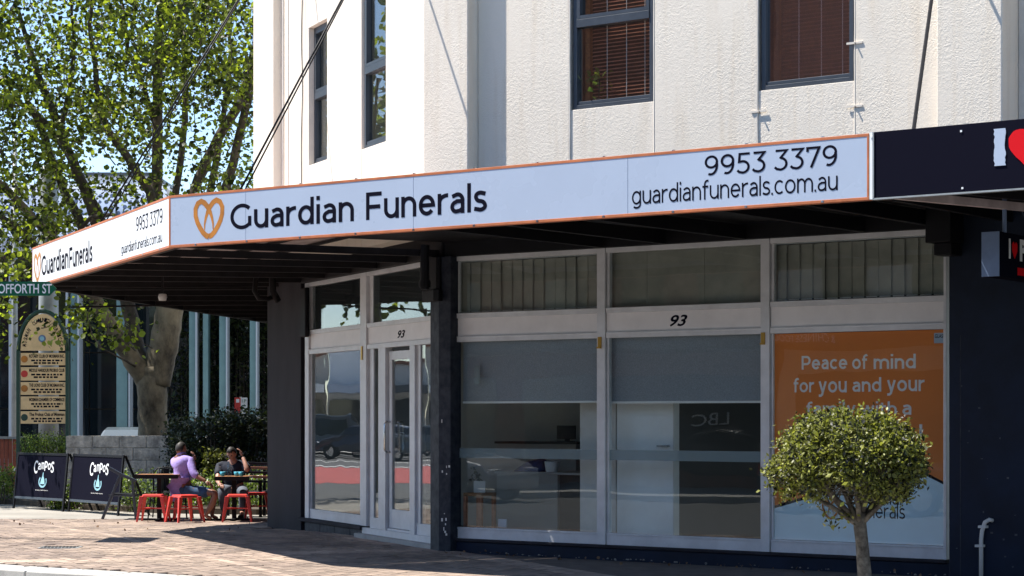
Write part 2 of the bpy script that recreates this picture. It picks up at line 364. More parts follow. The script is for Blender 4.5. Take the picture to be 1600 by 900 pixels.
# ------------------------------------------------------------------ geometric sans lettering, drawn with strokes
def _arc(cx, cy, rx, ry, a0, a1, n=14): return [(cx+rx*math.cos(R(a0+(a1-a0)*k/n)), cy+ry*math.sin(R(a0+(a1-a0)*k/n))) for k in range(n+1)]
def glyph(c, w):
    h = w/2; X = .74; r = X/2-h; m_ = X/2
    if c == 'G': return [_arc(.52,.5,.52-h,.5-h,44,322,22), [(.93-h,.5),(.93-h,.12)]], .95
    if c == 'u': return [[(h,X),(h,.32)]+_arc(.31,.32,.31-h,.32-h,180,360)+[(.62-h,X)], [(.62-h+.002,.3),(.62-h+.002,0)]], .62
    if c == 'a': return [[(.07,.6)]+_arc(.29,.46,.27-h,X-.46-h,110,0)+[(.56-h,.4),(.56-h,0)], [(.56-h,.43),(.26,.43)]+_arc(.24,.215+h*.3,.24-h,.215-h*.7,90,270)[1:]+[(.38,h+.02),(.56-h,.17)]], .57
    if c == 'r': return [[(h,0),(h,X)], [(h,.42)]+_arc(.38,.42,.38-h,X-.42-h,165,90,6)+[(.42,X-h)]], .41
    if c == 'd': return [_arc(.33,m_,.33-h,r,8,352,22), [(.66-h,0),(.66-h,1.04)]], .67
    if c == 'i': return [[(h,0),(h,X)], [(h,.89),(h,1.05)]], w+.01
    if c == 'l': return [[(h,0),(h,1.03)]], w
    if c == 'n': return [[(h,0),(h,X)], [(h,.4)]+_arc(.31,.42,.31-h,X-.42-h,170,0,12)+[(.62-h,0)]], .62
    if c == 'h': return [[(h,0),(h,1.04)], [(h,.4)]+_arc(.31,.42,.31-h,X-.42-h,170,0,12)+[(.62-h,0)]], .62
    if c == 'm': return [[(h,0),(h,X)], [(h,.4)]+_arc(.28,.42,.28-h,X-.42-h,170,0,10)+[(.56-h,0)], [(.56-h,.4)]+_arc(.56+.24-h,.42,.24,X-.42-h,172,0,10)+[(1.04-h,0)]], 1.04
    if c == 'F': return [[(h,0),(h,1)], [(h,1-h),(.66,1-h)], [(h,.47),(.6,.47)]], .66
    if c == 'P': return [[(h,0),(h,1)], [(h,1-h),(.4,1-h)]+_arc(.4,.66,.32-h,.34-h,90,-90)[1:]+[(h,.32+h)]], .72
    if c == 'e': return [[(h,m_),(.66-h,m_)]+_arc(.33,m_,.33-h,r,0,322,20)[1:]], .67
    if c == 'c': return [_arc(.34,m_,.34-h,r,46,314,20)], .6
    if c == 'o': return [_arc(.35,m_,.35-h,r,0,360,24)], .70
    if c == 's': return [[(.47,.62)]+_arc(.27,.54,.24-h*.9,X-.54-h,60,180,8)+_arc(.27,.54,.24-h*.9,.54-m_-.005,180,270,5)[1:]+_arc(.26,.2,.24-h*.6,m_-.2+.003,90,0,5)[1:]+_arc(.26,.2,.24-h*.6,.2-h,0,-90,5)[1:]+[(.12,h+.03),(.03,.12)]], .5
    if c == 'g': return [_arc(.33,m_,.33-h,r,8,352,22), [(.66-h,X),(.66-h,.02)]+_arc(.34,.02,.32-h,.25-h,0,-140,10)], .67
    if c == 'y': return [[(.02+h,X),(.33,.05)], [(.66-h,X),(.30,-.12),(.2,-.2),(.04,-.2)]], .66
    if c == 'w': return [[(h,X),(.27,.02)], [(.27,.02),(.5,X)], [(.5,X),(.73,.02)], [(.73,.02),(1-h,X)]], 1.0
    if c == 't': return [[(.16,.94),(.16,.24)]+_arc(.34,.24,.18,.24-h,180,290,8), [(.0,X-h),(.42,X-h)]], .44
    if c == 'f': return [[(.42,1.0)]+_arc(.34,.8,.18,.25-h,80,180,8)+[(.16,.0)], [(.0,X-h),(.4,X-h)]], .41
    if c == '.': return [[(h,0),(h,w*1.05)]], w
    if c == '9': return [_arc(.33,.67,.33-h,.33-h,0,360,22), _arc(.30,.5,.36-h,.5-h,22,-112,16)], .68
    if c == '5': return [[(.62,1-h),(.14,1-h),(.11,.56),(.28,.58)]+_arc(.28,.3,.34-h,.29-h*.2,90,-90,14)[1:]+[(.12,.06),(.03,.15)]], .64
    if c == '3': return [[(.06,1-h),(.58,1-h),(.3,.6)]+_arc(.28,.3,.34-h,.28,80,-90,14)+[(.12,.06),(.02,.15)]], .64
    if c == '7': return [[(h,.76),(h,1-h),(.63-h*.6,1-h),(.22,.0)]], .64
    return [], .3
def stroke(pts, w, base):
    P = [Vector(p) for p in pts]; P = [p for i, p in enumerate(P) if i == 0 or (p-P[i-1]).length > 1e-4]; n = len(P); Lf = []; Rt = []
    closed = (P[0]-P[-1]).length < 1e-6
    for i in range(n):
        d0 = (P[i]-P[i-1]).normalized() if i > 0 else ((P[-1]-P[-2]).normalized() if closed else None)
        d1 = (P[i+1]-P[i]).normalized() if i < n-1 else ((P[1]-P[0]).normalized() if closed else None)
        if d0 is None: d0 = d1
        if d1 is None: d1 = d0
        t = (d0+d1)
        t = t.normalized() if t.length > .1 else d1
        k = 1/max(.5, t.dot(d1)); q = Vector((-t.y, t.x))*w/2*k; Lf.append(P[i]+q); Rt.append(P[i]-q)
    return Lf+Rt, [(base+i, base+i+1, base+n+i+1, base+n+i) for i in range(n-1)]
def sans(body, W, parent, x0, x1, z0, z1, e, m, name='lettering', w=.14, gap=.1, label=None, full=False):
    V = []; Fc = []; E = []; x = 0; k = 0
    for c in body:
        if c == ' ': x += .30; continue
        ss, wd = glyph(c, w)
        for st in ss:
            vs, fs = stroke(st, w, len(V)); V += [(v.x+x, v.y) for v in vs]; Fc += fs; E += [k]*len(vs); k = (k+1) % 3
        x += wd+gap
    xs = [v[0] for v in V]; zs = [v[1] for v in V]; lx, hx = min(xs), max(xs); lz, hz = min(zs), max(zs)
    b = MB(); b.add([W.p(x0+(vx-lx)/(hx-lx)*(x1-x0), z0+(vz-lz)/(hz-lz)*(z1-z0), e+.0005*q) for (vx, vz), q in zip(V, E)], Fc)
    return b.build(name, m, parent, label)
# ================================================================== SETTING: ground, road, footpath
g = MB(); g.add([(-900,-400,-.3),(900,-400,-.3),(900,1500,-.3),(-900,1500,-.3)], [(0,1,2,3)])
struct(g.build('road', M['asphalt']))
KP = [(20.74-10, -3.39+10/.5895*.808), (20.74, -3.39), (21.3, -4.25), (22.2, -5.6), (24.6, -8.3), (28, -10.4), (32, -11.6), (38, -12.4), (60, -11.0), (130, -2)]
def xl(Y):
    for (y0, x0), (y1, x1) in zip(KP, KP[1:]):
        if Y <= y1: return x0+(Y-y0)/(y1-y0)*(x1-x0)
    return KP[-1][1]
ys = [10.74]+[11+i*.75 for i in range(40)]+[41+i*3 for i in range(30)]
b = MB(); r_ = [(xl(y), y) for y in ys]
for (xa, ya), (xb, yb) in zip(r_, r_[1:]):
    za, zb = gz(ya)-.022, gz(yb)-.022; X = 40
    b.add([(xa,ya,za),(X,ya,za),(X,yb,zb),(xb,yb,zb)], [(0,1,2,3)])
    b.add([(xa,ya,za),(xb,yb,zb),(xb,yb,-.32),(xa,ya,-.32)], [(0,1,2,3)])
pave = struct(b.build('pavement', M['joint']))
b = MB(); b.add([(xl(35),34.6,gz(34.6)+.001),(30,34.6,gz(34.6)+.001),(30,128,gz(40)+.001),(xl(128),128,gz(40)+.001),(xl(60),60,gz(40)+.001),(xl(38),38,gz(38)+.001)], [(0,1,2,3,4,5)])
struct(b.build('far_pavement', M['plaza']))
# kerb stones along the line K
def kpoint(d):   # distance along the kerb from the point nearest the camera
    for (y0, x0), (y1, x1) in zip(KP, KP[1:]):
        L_ = math.hypot(x1-x0, y1-y0)
        if d <= L_: t = d/L_; return Vector((x0+(x1-x0)*t, y0+(y1-y0)*t)), Vector((x1-x0, y1-y0)).normalized()
        d -= L_
    return None, None
kerb = MB(); kerb.add([(0,0,-.31),(.01,0,-.31),(0,.01,-.31)], [(0,1,2)])
kerb = struct(kerb.build('kerb', M['kerb']))
d = 8.0
while d < 42:
    a, ta = kpoint(d); c, tc_ = kpoint(d+1.18)
    if c is None: break
    na = Vector((-ta.y, ta.x)); nc = Vector((-tc_.y, tc_.x))
    if na.x > 0: na = -na
    if nc.x > 0: nc = -nc
    za = gz(a.y)-.004; q = MB(); w_ = .34
    q.hexa([(a.x,a.y,-.31),(c.x,c.y,-.31),(c.x+nc.x*w_,c.y+nc.y*w_,-.31),(a.x+na.x*w_,a.y+na.y*w_,-.31),
            (a.x,a.y,za),(c.x,c.y,za),(c.x+nc.x*w_,c.y+nc.y*w_,za-.02),(a.x+na.x*w_,a.y+na.y*w_,za-.02)])
    q.build('kerb_stone', M['kerb'], kerb, bevel=.012); d += 1.2
# concrete apron outside the kerb (dished gutter)
b = MB(); d = 8
while d < 42:
    a, ta = kpoint(d); c, tc_ = kpoint(d+1.2)
    na = Vector((-ta.y, ta.x)); nc = Vector((-tc_.y, tc_.x))
    if na.x > 0: na = -na
    if nc.x > 0: nc = -nc
    b.add([(a.x+na.x*.34,a.y+na.y*.34,-.19),(c.x+nc.x*.34,c.y+nc.y*.34,-.19),(c.x+nc.x*1.1,c.y+nc.y*1.1,-.28),(a.x+na.x*1.1,a.y+na.y*1.1,-.28)], [(0,1,2,3)]); d += 1.2
struct(b.build('gutter', M['kerb']))
# paving bricks laid in running bond along the corner front
bu, bn = B.u, B.n
cand = []; Lb, Wb = .226, .111
for i in range(-60, 95):
    for j in range(-125, 60):
        a = j*(Lb+.006)+(.116 if i % 2 else 0); e = .02+i*(Wb+.006)
        q = B.o+bu*a+bn*e
        if q.y < 11 or q.y > 34.6: continue
        if q.x < xl(q.y)+.06: continue
        if a > -6.25:
            if e < .02 or (q-A.o).dot(A.n) < .02 and a > 0: continue
        else:
            dl = q-Vector((-3.75, 29.9))
            if dl.x*.985-dl.y*.172 > -.02: continue
        if a > 0 and (q-A.o).dot(A.n) < .02: continue
        px = 800+F*q.x/q.y; py = HOR+(EYE-gz(q.y))*F/q.y
        if q.y < 24 and px > 2100: continue
        if q.y < 17 and px > 2000: continue
        band = (abs((i*(Wb+.006))%2.9) < .1) or abs(e-.14) < .13 or abs(a+.3) < .24
        cand.append((py, px, q, band))
cand.sort(key=lambda c: -(c[0]))
inview = [c for c in cand if -20 < c[1] < 1500 and c[0] < 905]
near = set(id(c) for c in inview[:290])
rest = MB(); protos = []
def brickhexa(q, jit, shade, mb):
    z = gz(q.y); dz = jit*.005
    c4 = [q+bu*s*Lb/2+bn*t*Wb/2 for s, t in ((-1,-1),(1,-1),(1,1),(-1,1))]
    mb.hexa([(p.x,p.y,z-.03) for p in c4]+[(p.x,p.y,z+dz+rnd.uniform(-.0012,.0012)) for p in c4], shade)
def shade_of(c):
    return min(1, max(0, (.86 if c[3] else .42)+rnd.uniform(-.22, .22)-.12*math.sin(c[2].x*1.7)*math.sin(c[2].y*1.3)))
for k in range(6):
    m_ = MB(); s_ = [.2,.35,.45,.55,.7,.9][k]
    c4 = [bu*s*Lb/2+bn*t*Wb/2 for s, t in ((-1,-1),(1,-1),(1,1),(-1,1))]
    m_.hexa([(p.x,p.y,-.03) for p in c4]+[(p.x,p.y,0) for p in c4], s_)
    me = m_.build('paving_brick', M['brick']); protos.append((s_, me.data)); bpy.data.objects.remove(me)
for c in cand:
    sh = shade_of(c)
    if id(c) in near:
        o = bpy.data.objects.new('paving_brick', min(protos, key=lambda p: abs(p[0]-sh))[1]); COL.objects.link(o); o.parent = pave
        o.location = (c[2].x, c[2].y, gz(c[2].y)+rnd.uniform(-.002, .003)); o.rotation_euler = (rnd.uniform(-.006,.006), rnd.uniform(-.006,.006), 0)
    else: brickhexa(c[2], rnd.uniform(-.5, .8), sh, rest)
rest.build('paving_bricks', M['brick'], pave, stuff=True)

# ================================================================== CORNER BUILDING
bld = thing('corner_building', 'cream stucco corner building with navy shopfront and big shop windows', 'building', (P0.x, P0.y, 0))
EU, EW, ES = .37, .18, .16        # pier front, wall face, recessed window strip
ZT, ZB = 11.0, 3.75
def sA(px, e=0): return A.s(px, e)
def sB(px, e=0): return B.s(px, e)
# --- upper wall on A
cU = off(EU)
def cornerwall(eA, eB): pass
# solve the crossing of A(e=EU) and B(e=EU): the arris of the corner pier
aC = (cU-A.o).dot(A.u); bC = (cU-B.o).dot(B.u)
s_p1 = sA(731, EU)
b = MB(); b.prism([cU, A.p(s_p1,0,EU).xy, A.p(s_p1,0,-.1).xy, off(-.1), B.p(sB(606,.34),0,-.1).xy, B.p(sB(606,.34),0,EU).xy], ZB, ZT)
b.build('corner_pier', M['wall'], bld, bevel=.012)
w1a, w1b = sA(895, ES), sA(1020, ES); w2a, w2b = sA(1189, ES), sA(1333, ES)
zw1 = (A.z(898,171,ES)+A.z(1018,160,ES))/2; zw2 = (A.z(1193,141,ES)+A.z(1330,127.5,ES))/2
ztop = 7.9
def panel(a0, a1, e, z0, z1, name='wall_panel', W=A, m='wall', bev=.01):
    q = MB(); q.wbox(W, a0, a1, -.1, e, z0, z1); return q.build(name, M[m], bld, bevel=bev)
panel(s_p1+.002, w1a-.035, EW, ZB, ZT)
panel(w1b+.035, w2a-.035, EW, ZB, ZT)
p2a, p2b = sA(1465, EU-.03), sA(1566, EU)
panel(w2b+.035, p2a-.002, EW, ZB, ZT)
panel(p2a, p2b, EU, ZB, ZT, 'wall_pier', bev=.015)
panel(p2b+.002, p2b+2.2, -.02, ZB, ZT, 'recessed_wall', m='cream')
panel(p2b+2.21, p2b+6, EU, ZB, ZT, 'wall_pier')
for a0, a1, zz in ((w1a, w1b, zw1), (w2a, w2b, zw2)):
    panel(a0-.034, a1+.034, EW-.012, ZB, zz, 'spandrel', m='wall', bev=.004); panel(a0-.034, a1+.034, EW-.012, ztop, ZT, 'spandrel')
    for sgn, aa in ((-1, a0), (1, a1)):   # little conduits running down the joints
        q = MB(); pts = [A.p(aa+sgn*.03+rnd.uniform(-.004,.004), z, EW-.006) for z in np.linspace(ZB, 9, 18)]; q.tube(pts, .010, 6)
        q.build('conduit', M['cream'], bld, smooth=True)
# small stubs of old brackets beside the second window
for px, py in ((1337,67),(1337,166),(1187,174)):
    a = sA(px, EW); z = A.z(px, py, EW); q = MB()
    q.beam(A.p(a-.10,z,EW+.006), A.p(a+.08,z,EW+.006), .010, .022); q.beam(A.p(a,z,EW), A.p(a,z,EW+.035), .012, .012)
    q.build('wall_bracket', M['cream'], bld)
def upper_window(W, a0, a1, z0, z1, e, blind, split=None, gl='dglass', bm_='wood'):
    f = MB(); t = .05
    def rect(x0, x1, y0, y1, w_, ea, eb):
        f.wbox(W, x0, x0+w_, ea, eb, y0, y1); f.wbox(W, x1-w_, x1, ea, eb, y0, y1)
        f.wbox(W, x0+w_, x1-w_, ea, eb-.001, y0, y0+w_); f.wbox(W, x0+w_, x1-w_, ea, eb-.001, y1-w_, y1)
    rect(a0, a1, z0, z1, t, e-.09, e)
    f.wbox(W, a0+t, a1-t, e-.08, e-.012, z0+t+.003, z0+t+.04)
    if split: f.wbox(W, a0+t, a1-t, e-.08, e+.012, split-.045, split+.045)
    fr = f.build('window', M['alu'], bld, bevel=.003)
    s1 = split if split else None
    if s1:
        q = MB(); f = q; rect(a0+t+.002, a1-t-.002, s1+.05, z1-t-.002, .04, e-.06, e+.006); q.build('sash', M['alu'], fr_parent(fr))
        segs = [(z0+t+.04, s1-.045), (s1+.09, z1-t-.04)]
    else: segs = [(z0+t+.04, z1-t)]
    for za, zb in segs:
        q = MB(); q.wbox(W, a0+t, a1-t, e-.056, e-.05, za, zb); o = q.build('pane', M[gl], fr)
    q = MB(); q.wbox(W, a0-.1, a1+.1, -.72, -.7, z0-.2, z1+.2); q.wbox(W, a0-.12, a0-.1, -.7, -.1, z0-.2, z1+.2); q.wbox(W, a1+.1, a1+.12, -.7, -.1, z0-.2, z1+.2)
    q.wbox(W, a0-.1, a1+.1, -.7, -.1, z0-.22, z0-.2)
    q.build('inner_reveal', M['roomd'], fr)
    if blind:
        q = MB(); n = int((z1-z0-.1)/.042)
        for i in range(n):
            z = z0+.1+i*.042; x0 = a0+.17; x1 = a1-.09
            q.hexa([W.p(x0,z,e-.13),W.p(x1,z,e-.13),W.p(x1,z+.018,e-.165),W.p(x0,z+.018,e-.165),W.p(x0,z+.003,e-.13),W.p(x1,z+.003,e-.13),W.p(x1,z+.021,e-.165),W.p(x0,z+.021,e-.165)])
        q.build('blind_slats', M[bm_], fr, stuff=True)
        q = MB()
        for k in (.32, .62, .9): a = a0+.1+(a1-a0-.2)*k; q.wbox(W, a-.004, a+.004, e-.125, e-.122, z0+.1, z1-.1)
        q.build('blind_cord', M['offwhite'], fr)
        q = MB(); q.wbox(W, a0+.07, a0+.13, e-.2, e-.14, z0+.05, z1); q.build('inner_frame', M['timber'], fr)
    return fr
def fr_parent(o): return o
uw1 = upper_window(A, w1a, w1b, zw1, ztop, EW-.03, True, (A.z(905,38,ES)+A.z(1018,20,ES))/2)
uw2 = upper_window(A, w2a, w2b, zw2, ztop, EW-.03, True, None, 'fglass', 'woodd')
# --- upper wall on B (the chamfer), left to right in the photograph
EB = .37
def pb(x0, x1, e, z0=ZB, z1=ZT, name='wall_panel', m='wall'):
    return panel(sB(x0, e)+.001, sB(x1, e)-.001, e, z0, z1, name, B, m, .008)
v1a, v1b = sB(483, .33), sB(511.5, .33); v2a, v2b = sB(567, .33), sB(606.5, .33)
zv1b = (B.z(484,260,.3)+B.z(511,250,.3))/2; zv1t = B.z(505,34,.3)
zv2b = (B.z(568,233.5,.3)+B.z(606,222,.3))/2
eb = lambda px, e=.34: sB(px, e)
panel(eb(408), eb(427, .46), .46, ZB, ZT, 'wall_pier', B, 'wall', .01)
panel(eb(427,.46)+.001, v1a-.12, .34, ZB, ZT, 'wall_panel', B, 'wall', .01)
panel(v1b+.01, v2a-.03, .34, ZB, ZT, 'wall_panel', B, 'wall', .008)
panel(v2b+.031, bC*0+sB(606,.34)+.0, .34, ZB, ZT, 'wall_panel', B, 'wall', .008) if False else None
for a0, a1, zb_, zt_ in ((v1a-.119, v1b+.009, zv1b, zv1t), (v2a-.029, sB(606,.34)-.002, zv2b, 8.2)):
    panel(a0, a1, .335, ZB, zb_, 'spandrel', B, 'wall', .004); panel(a0, a1, .335, zt_, ZT, 'spandrel', B, 'wall', .004)
panel(v1a-.118, v1a-.002, .335, zv1b+.001, zv1t-.001, 'reveal', B, 'cream', .003)
upper_window(B, v1a, v1b, zv1b, zv1t, .26, False, B.z(498,152,.2), 'bglass')
upper_window(B, v2a, min(v2b, sB(606,.34)-.004), zv2b, 8.2, .31, False, B.z(588,104,.31), 'bglass')
q = MB(); c_ = B.p(v1a+.22, 0, -.1)
for k in range(5): q.wbox(B, v1a+.05+k*.1, v1a+.13+k*.1, -.2-.02*(k%2), -.17, zv1b, zv1t)
q.build('curtain', M['offwhite'], bld)
q = MB(); q.tube([B.p(sB(446,.37), z, .40) for z in (ZB, 6, 9, ZT)], .018, 8); q.build('drain_pipe', M['cream'], bld, smooth=True)
q = MB(); pts = []
for k in range(26):
    z = 4.4+k*.2; pts.append(B.p(sB(470,.37)+.02*math.sin(k*.9)+(.0 if k > 6 else (6-k)*-.012), z, .352))
q.tube(pts, .007, 5); q.build('loose_cable', M['black'], bld, smooth=True)
# D side (faces away to the left) and roof
dC = B.p(sB(408,.34), 0, .34).xy; dirD = Vector((.172, .985)).normalized()
b = MB(); e2 = dC+dirD*14; inn = Vector((.9,.2))
b.prism([dC+inn*.01+dirD*.02, e2, e2+inn*.3, dC+inn*.3+Vector((.2,-.1))], ZB, ZT); b.build('side_wall', M['wall'], bld)
b = MB(); b.prism([dC+inn*.25+dirD*.5, e2+inn*.2, e2+inn*.5, dC+inn*.5+dirD*.5], -.2, ZB-.01); b.build('side_wall', M['charcoal'], bld)
b = MB(); b.prism([off(-.1), A.p(13,0,-.1).xy, A.p(13,0,-9).xy, dC+dirD*14+inn*.4, dC+inn*.4+dirD*.4], ZT-.3, ZT-.1); b.build('roof', M['offwhite'], bld)
b = MB(); b.prism([off(-.11), A.p(13,0,-.11).xy, A.p(13,0,-9).xy, dC+dirD*14+inn*.4, dC+inn*.4+dirD*.4], 3.6, 3.74); b.build('ceiling', M['room'], bld)
b = MB(); b.prism([off(-.06), A.p(13,0,-.06).xy, A.p(13,0,-9).xy, dC+dirD*14+inn*.4, dC+inn*.4+dirD*.4], -.2, .10); b.build('floor', M['carpet'], bld)
# --- header beam above the glazing
b = MB(); b.wbox(A, .0, 6.35, -.1, .10, 3.492, 3.75); b.wbox(A, .01, 6.35, -.1, .12, 3.751, 4.3); b.build('header_beam', M['black'], bld)
b = MB(); b.wbox(B, -5.4, -.02, -.1, .10, 3.492, 4.3); b.build('header_beam', M['beam'], bld, bevel=.01)
for k in range(14):   # loose bricks/render lumps of the header
    pass
# --- shopfront A
Z_TT, Z_R1, Z_R1b, Z_R2, Z_R2b, Z_K, Z_KB = 3.49, 2.81, 2.757, 2.537, 2.477, .285, .152
ZG1 = 3.435
def bay(W, x0, x1, xm, gm='glass'):
    """x0..x1 clear opening in px, xm right edge of the mullion"""
    a0, a1 = W.s(x0), W.s(x1); am = W.s(xm)
    f = MB()
    f.wbox(W, a1, am, -.06, .045, Z_KB+.001, Z_TT-.001)                   # right mullion
    f.wbox(W, a1-.022, a1-.001, -.055, .0, Z_KB+.13, Z_R2b-.001)
    f.wbox(W, a0, a1-.001, -.05, .04, ZG1, Z_TT)
    f.wbox(W, a0, a1-.001, -.05, .038, Z_R1b, Z_R1); f.wbox(W, a0, a1-.001, -.05, .043, Z_R1-.014, Z_R1+.006)
    f.wbox(W, a0, a1-.001, -.05, .038, Z_R2b, Z_R2); f.wbox(W, a0, a1-.001, -.05, .043, Z_R2-.012, Z_R2+.005)
    f.wbox(W, a0, a1-.001, -.05, .030, Z_K-.022, Z_K)
    f.wbox(W, a0, a0+.022, -.05, .012, Z_K+.001, Z_R2b-.001); f.wbox(W, a0, a0+.03, -.05, .012, Z_R1+.007, ZG1-.001)
    fr = f.build('shopfront_window', M['frame'], bld, bevel=.003)
    q = MB(); q.wbox(W, a0, a1-.002, -.03, .018, Z_R1b-.22+.0, Z_R1b-.001); q.build('fascia_panel', M['framew'], fr)
    q = MB(); q.wbox(W, a0, a1-.002, -.03, .022, Z_KB, Z_K-.023); q.build('kick_panel', M['frame'], fr, bevel=.002)
    q = MB(); q.wbox(W, a0+.023, a1-.023, -.012, -.004, Z_K+.001, Z_R2b-.001); q.build('pane', M[gm], fr)
    q = MB(); q.wbox(W, a0+.031, a1-.002, -.012, -.004, Z_R1+.007, ZG1-.001); q.build('transom_pane', M[gm], fr)
    return fr, a0, a1
f1, a10, a11 = bay(A, 714, 936, 948.5)
f2, a20, a21 = bay(A, 949.5, 1191.5, 1205)
f3, a30, a31 = bay(A, 1206, 1477, 1481.5)
q = MB(); q.wbox(A, A.s(707), A.s(713.8), -.06, .045, Z_KB, Z_TT); q.build('jamb', M['frame'], bld, bevel=.003)
g1, b10, b11 = bay(B, 487, 567.5, 577, 'bglass')
q = MB(); q.wbox(B, B.s(481), B.s(486.8), -.06, .045, Z_KB, Z_TT); q.build('jamb', M['frame'], bld, bevel=.003)
# plinth
q = MB(); q.wbox(A, .0, 6.6, -.06, .05, -.1, .118); q.build('plinth', M['navy'], bld, bevel=.006)
q = MB(); q.wbox(A, .0, 6.36, -.06, .075, .119, Z_KB-.001); q.build('sill', M['charcoal'], bld, bevel=.006)
xs = [481, 505, 528, 552, 571]
for x0, x1 in zip(xs, xs[1:]):
    q = MB(); q.wbox(B, B.s(x0)+.004, B.s(x1)-.004, -.06, .05, -.2, .095); q.build('plinth_block', M['navyw'], bld, bevel=.01)
q = MB(); q.wbox(B, B.s(473), B.s(571), -.06, .08, .097, Z_KB-.001); q.build('sill', M['charcoal'], bld, bevel=.008)
# brackets of brass at the mullion heads
for px in (941, 1196):
    a = A.s(px); q = MB(); z = 2.38; q.wbox(A, a-.022, a+.022, .045, .062, z-.02, z+.11); q.wbox(A, a-.022, a+.022, .0621, .085, z-.02, z); q.build('brass_catch', M['brass'], bld)
q = MB(); a = B.s(571); q.wbox(B, a-.02, a+.02, .045, .06, 2.34, 2.52); q.build('brass_catch', M['brass'], bld)
# number plates painted on the fascia panels
text('93', A, f2, A.s(1048), A.s(1075.5), A.z(1061,510), A.z(1061,492), .0195, M['ink'], 'house_number', weight=.02, shear=.35, thick=.003)
# --- door in the chamfer
fd = MB(); s = B.s
ZD0 = .135
right_end = B.s(688, 0)
def db(x0, x1, e0, e1, z0, z1): fd.wbox(B, s(x0), s(x1) if x1 < 685 else right_end, e0, e1, z0, z1)
db(577.2, 700, -.05, .04, ZG1, Z_TT); db(577.2, 700, -.05, .038, Z_R1b, Z_R1); db(577.2, 700, -.05, .043, Z_R1-.014, Z_R1+.006); db(577.2, 700, -.05, .038, Z_R2b, Z_R2)
db(577.2, 583, -.09, .0, Z_R1+.01, ZG1)
db(577.2, 580, -.08, .0, ZD0+.03, Z_R2b); db(596, 607, -.06, .045, ZD0, Z_R2b); db(645, 653, -.06, .045, ZD0, Z_R2b)
db(580, 596, -.06, .02, ZD0, ZD0+.14); db(653, 700, -.06, .02, ZD0, ZD0+.14); db(607, 645, -.06, .02, ZD0, ZD0+.03)
db(580, 585, -.06, .01, ZD0+.14, Z_R2b-.001); db(653, 658, -.06, .01, ZD0+.14, Z_R2b-.001)
df = fd.build('door_frame', M['frame'], bld, bevel=.003)
for x0, x1 in ((585, 596), (658, 700)):
    q = MB(); q.wbox(B, s(x0), s(x1) if x1 < 685 else right_end, -.012, -.004, ZD0+.14, Z_R2b); q.build('sidelight_pane', M['bglass'], df)
q = MB(); q.wbox(B, s(583), right_end, -.012, -.004, Z_R1+.007, ZG1-.001); q.build('transom_pane', M['bglass'], df)
q = MB(); q.wbox(B, s(577.3), right_end, -.03, .018, Z_R2+.001, Z_R1b-.001); q.build('fascia_panel', M['framew'], df)
text('93', B, df, s(623.5), s(635), B.z(629,528), B.z(629,516), .0195, M['ink'], 'house_number', weight=.02, shear=.35, thick=.003)
d_ = MB(); x0, x1 = s(607.6), s(644.6); zt = Z_R2b-.05; z0 = ZD0+.035
d_.wbox(B, x0, x0+.10, -.05, .0, z0, zt); d_.wbox(B, x1-.08, x1, -.05, .0, z0, zt)
d_.wbox(B, x0+.10, x1-.08, -.05, -.001, z0, z0+.24); d_.wbox(B, x0+.10, x1-.08, -.05, -.001, zt-.11, zt)
door = d_.build('door', M['frame'], bld, bevel=.004)
q = MB(); q.wbox(B, x0+.10, x1-.08, -.028, -.02, z0+.24, zt-.11); q.build('pane', M['bglass'], door)
for e, ax in ((.0, x0+.05), (-.10, x0+.19)):
    q = MB(); sg = 1 if e >= 0 else -1; zz0, zz1 = B.z(604, 706), B.z(604, 659); base = .0 if e >= 0 else -.05
    q.tube([B.p(ax,zz0,base),B.p(ax,zz0,base+sg*.05),B.p(ax,zz0+.03,base+sg*.075),B.p(ax,zz1-.03,base+sg*.075),B.p(ax,zz1,base+sg*.05),B.p(ax,zz1,base)], .014, 8)
    q.build('handle', M['chrome'], door, smooth=True)
q = MB(); q.wbox(B, s(567), s(690), .02, .13, -.02, .055); q.build('door_step', M['kerb'], bld, bevel=.01)
q = MB(); q.wbox(B, s(571), right_end, -.06, .05, .056, ZD0-.001); q.build('threshold', M['frame'], bld)
# --- corner post between door and windows, with its drain head
c1 = off(.16)
def ptB(a, e): return B.p(a, 0, e).xy
def ptA(a, e): return A.p(a, 0, e).xy
aCa = (c1-A.o).dot(A.u); bCb = (c1-B.o).dot(B.u)
q = MB(); q.prism([c1, ptA(A.s(704,.16),.16), ptA(A.s(704,.16),-.05), off(-.05), ptB(B.s(672,.16),-.05), ptB(B.s(672,.16),.16)], -.1, 3.491); q.build('corner_post', M['navyw'], bld, bevel=.012)
q = MB(); q.prism([off(.24), ptA(.02,.24), ptA(.02,.16), c1, ptB(-.30,.16), ptB(-.30,.24)], 2.96, 3.10); q.prism([off(.20), ptA(.0,.20), ptA(.0,.162), c1, ptB(-.25,.162), ptB(-.25,.20)], 3.10, 3.49)
q.build('post_head', M['black'], bld, bevel=.01)
cp = off(.24); q = MB(); q.tube([(cp.x-.10,cp.y-.02,3.1),(cp.x-.10,cp.y-.02,3.62)], .055, 10); q.tube([(cp.x-.10,cp.y-.02,3.12),(cp.x-.10,cp.y-.02,3.2)], .07, 10); q.build('downpipe', M['black'], bld, smooth=False)
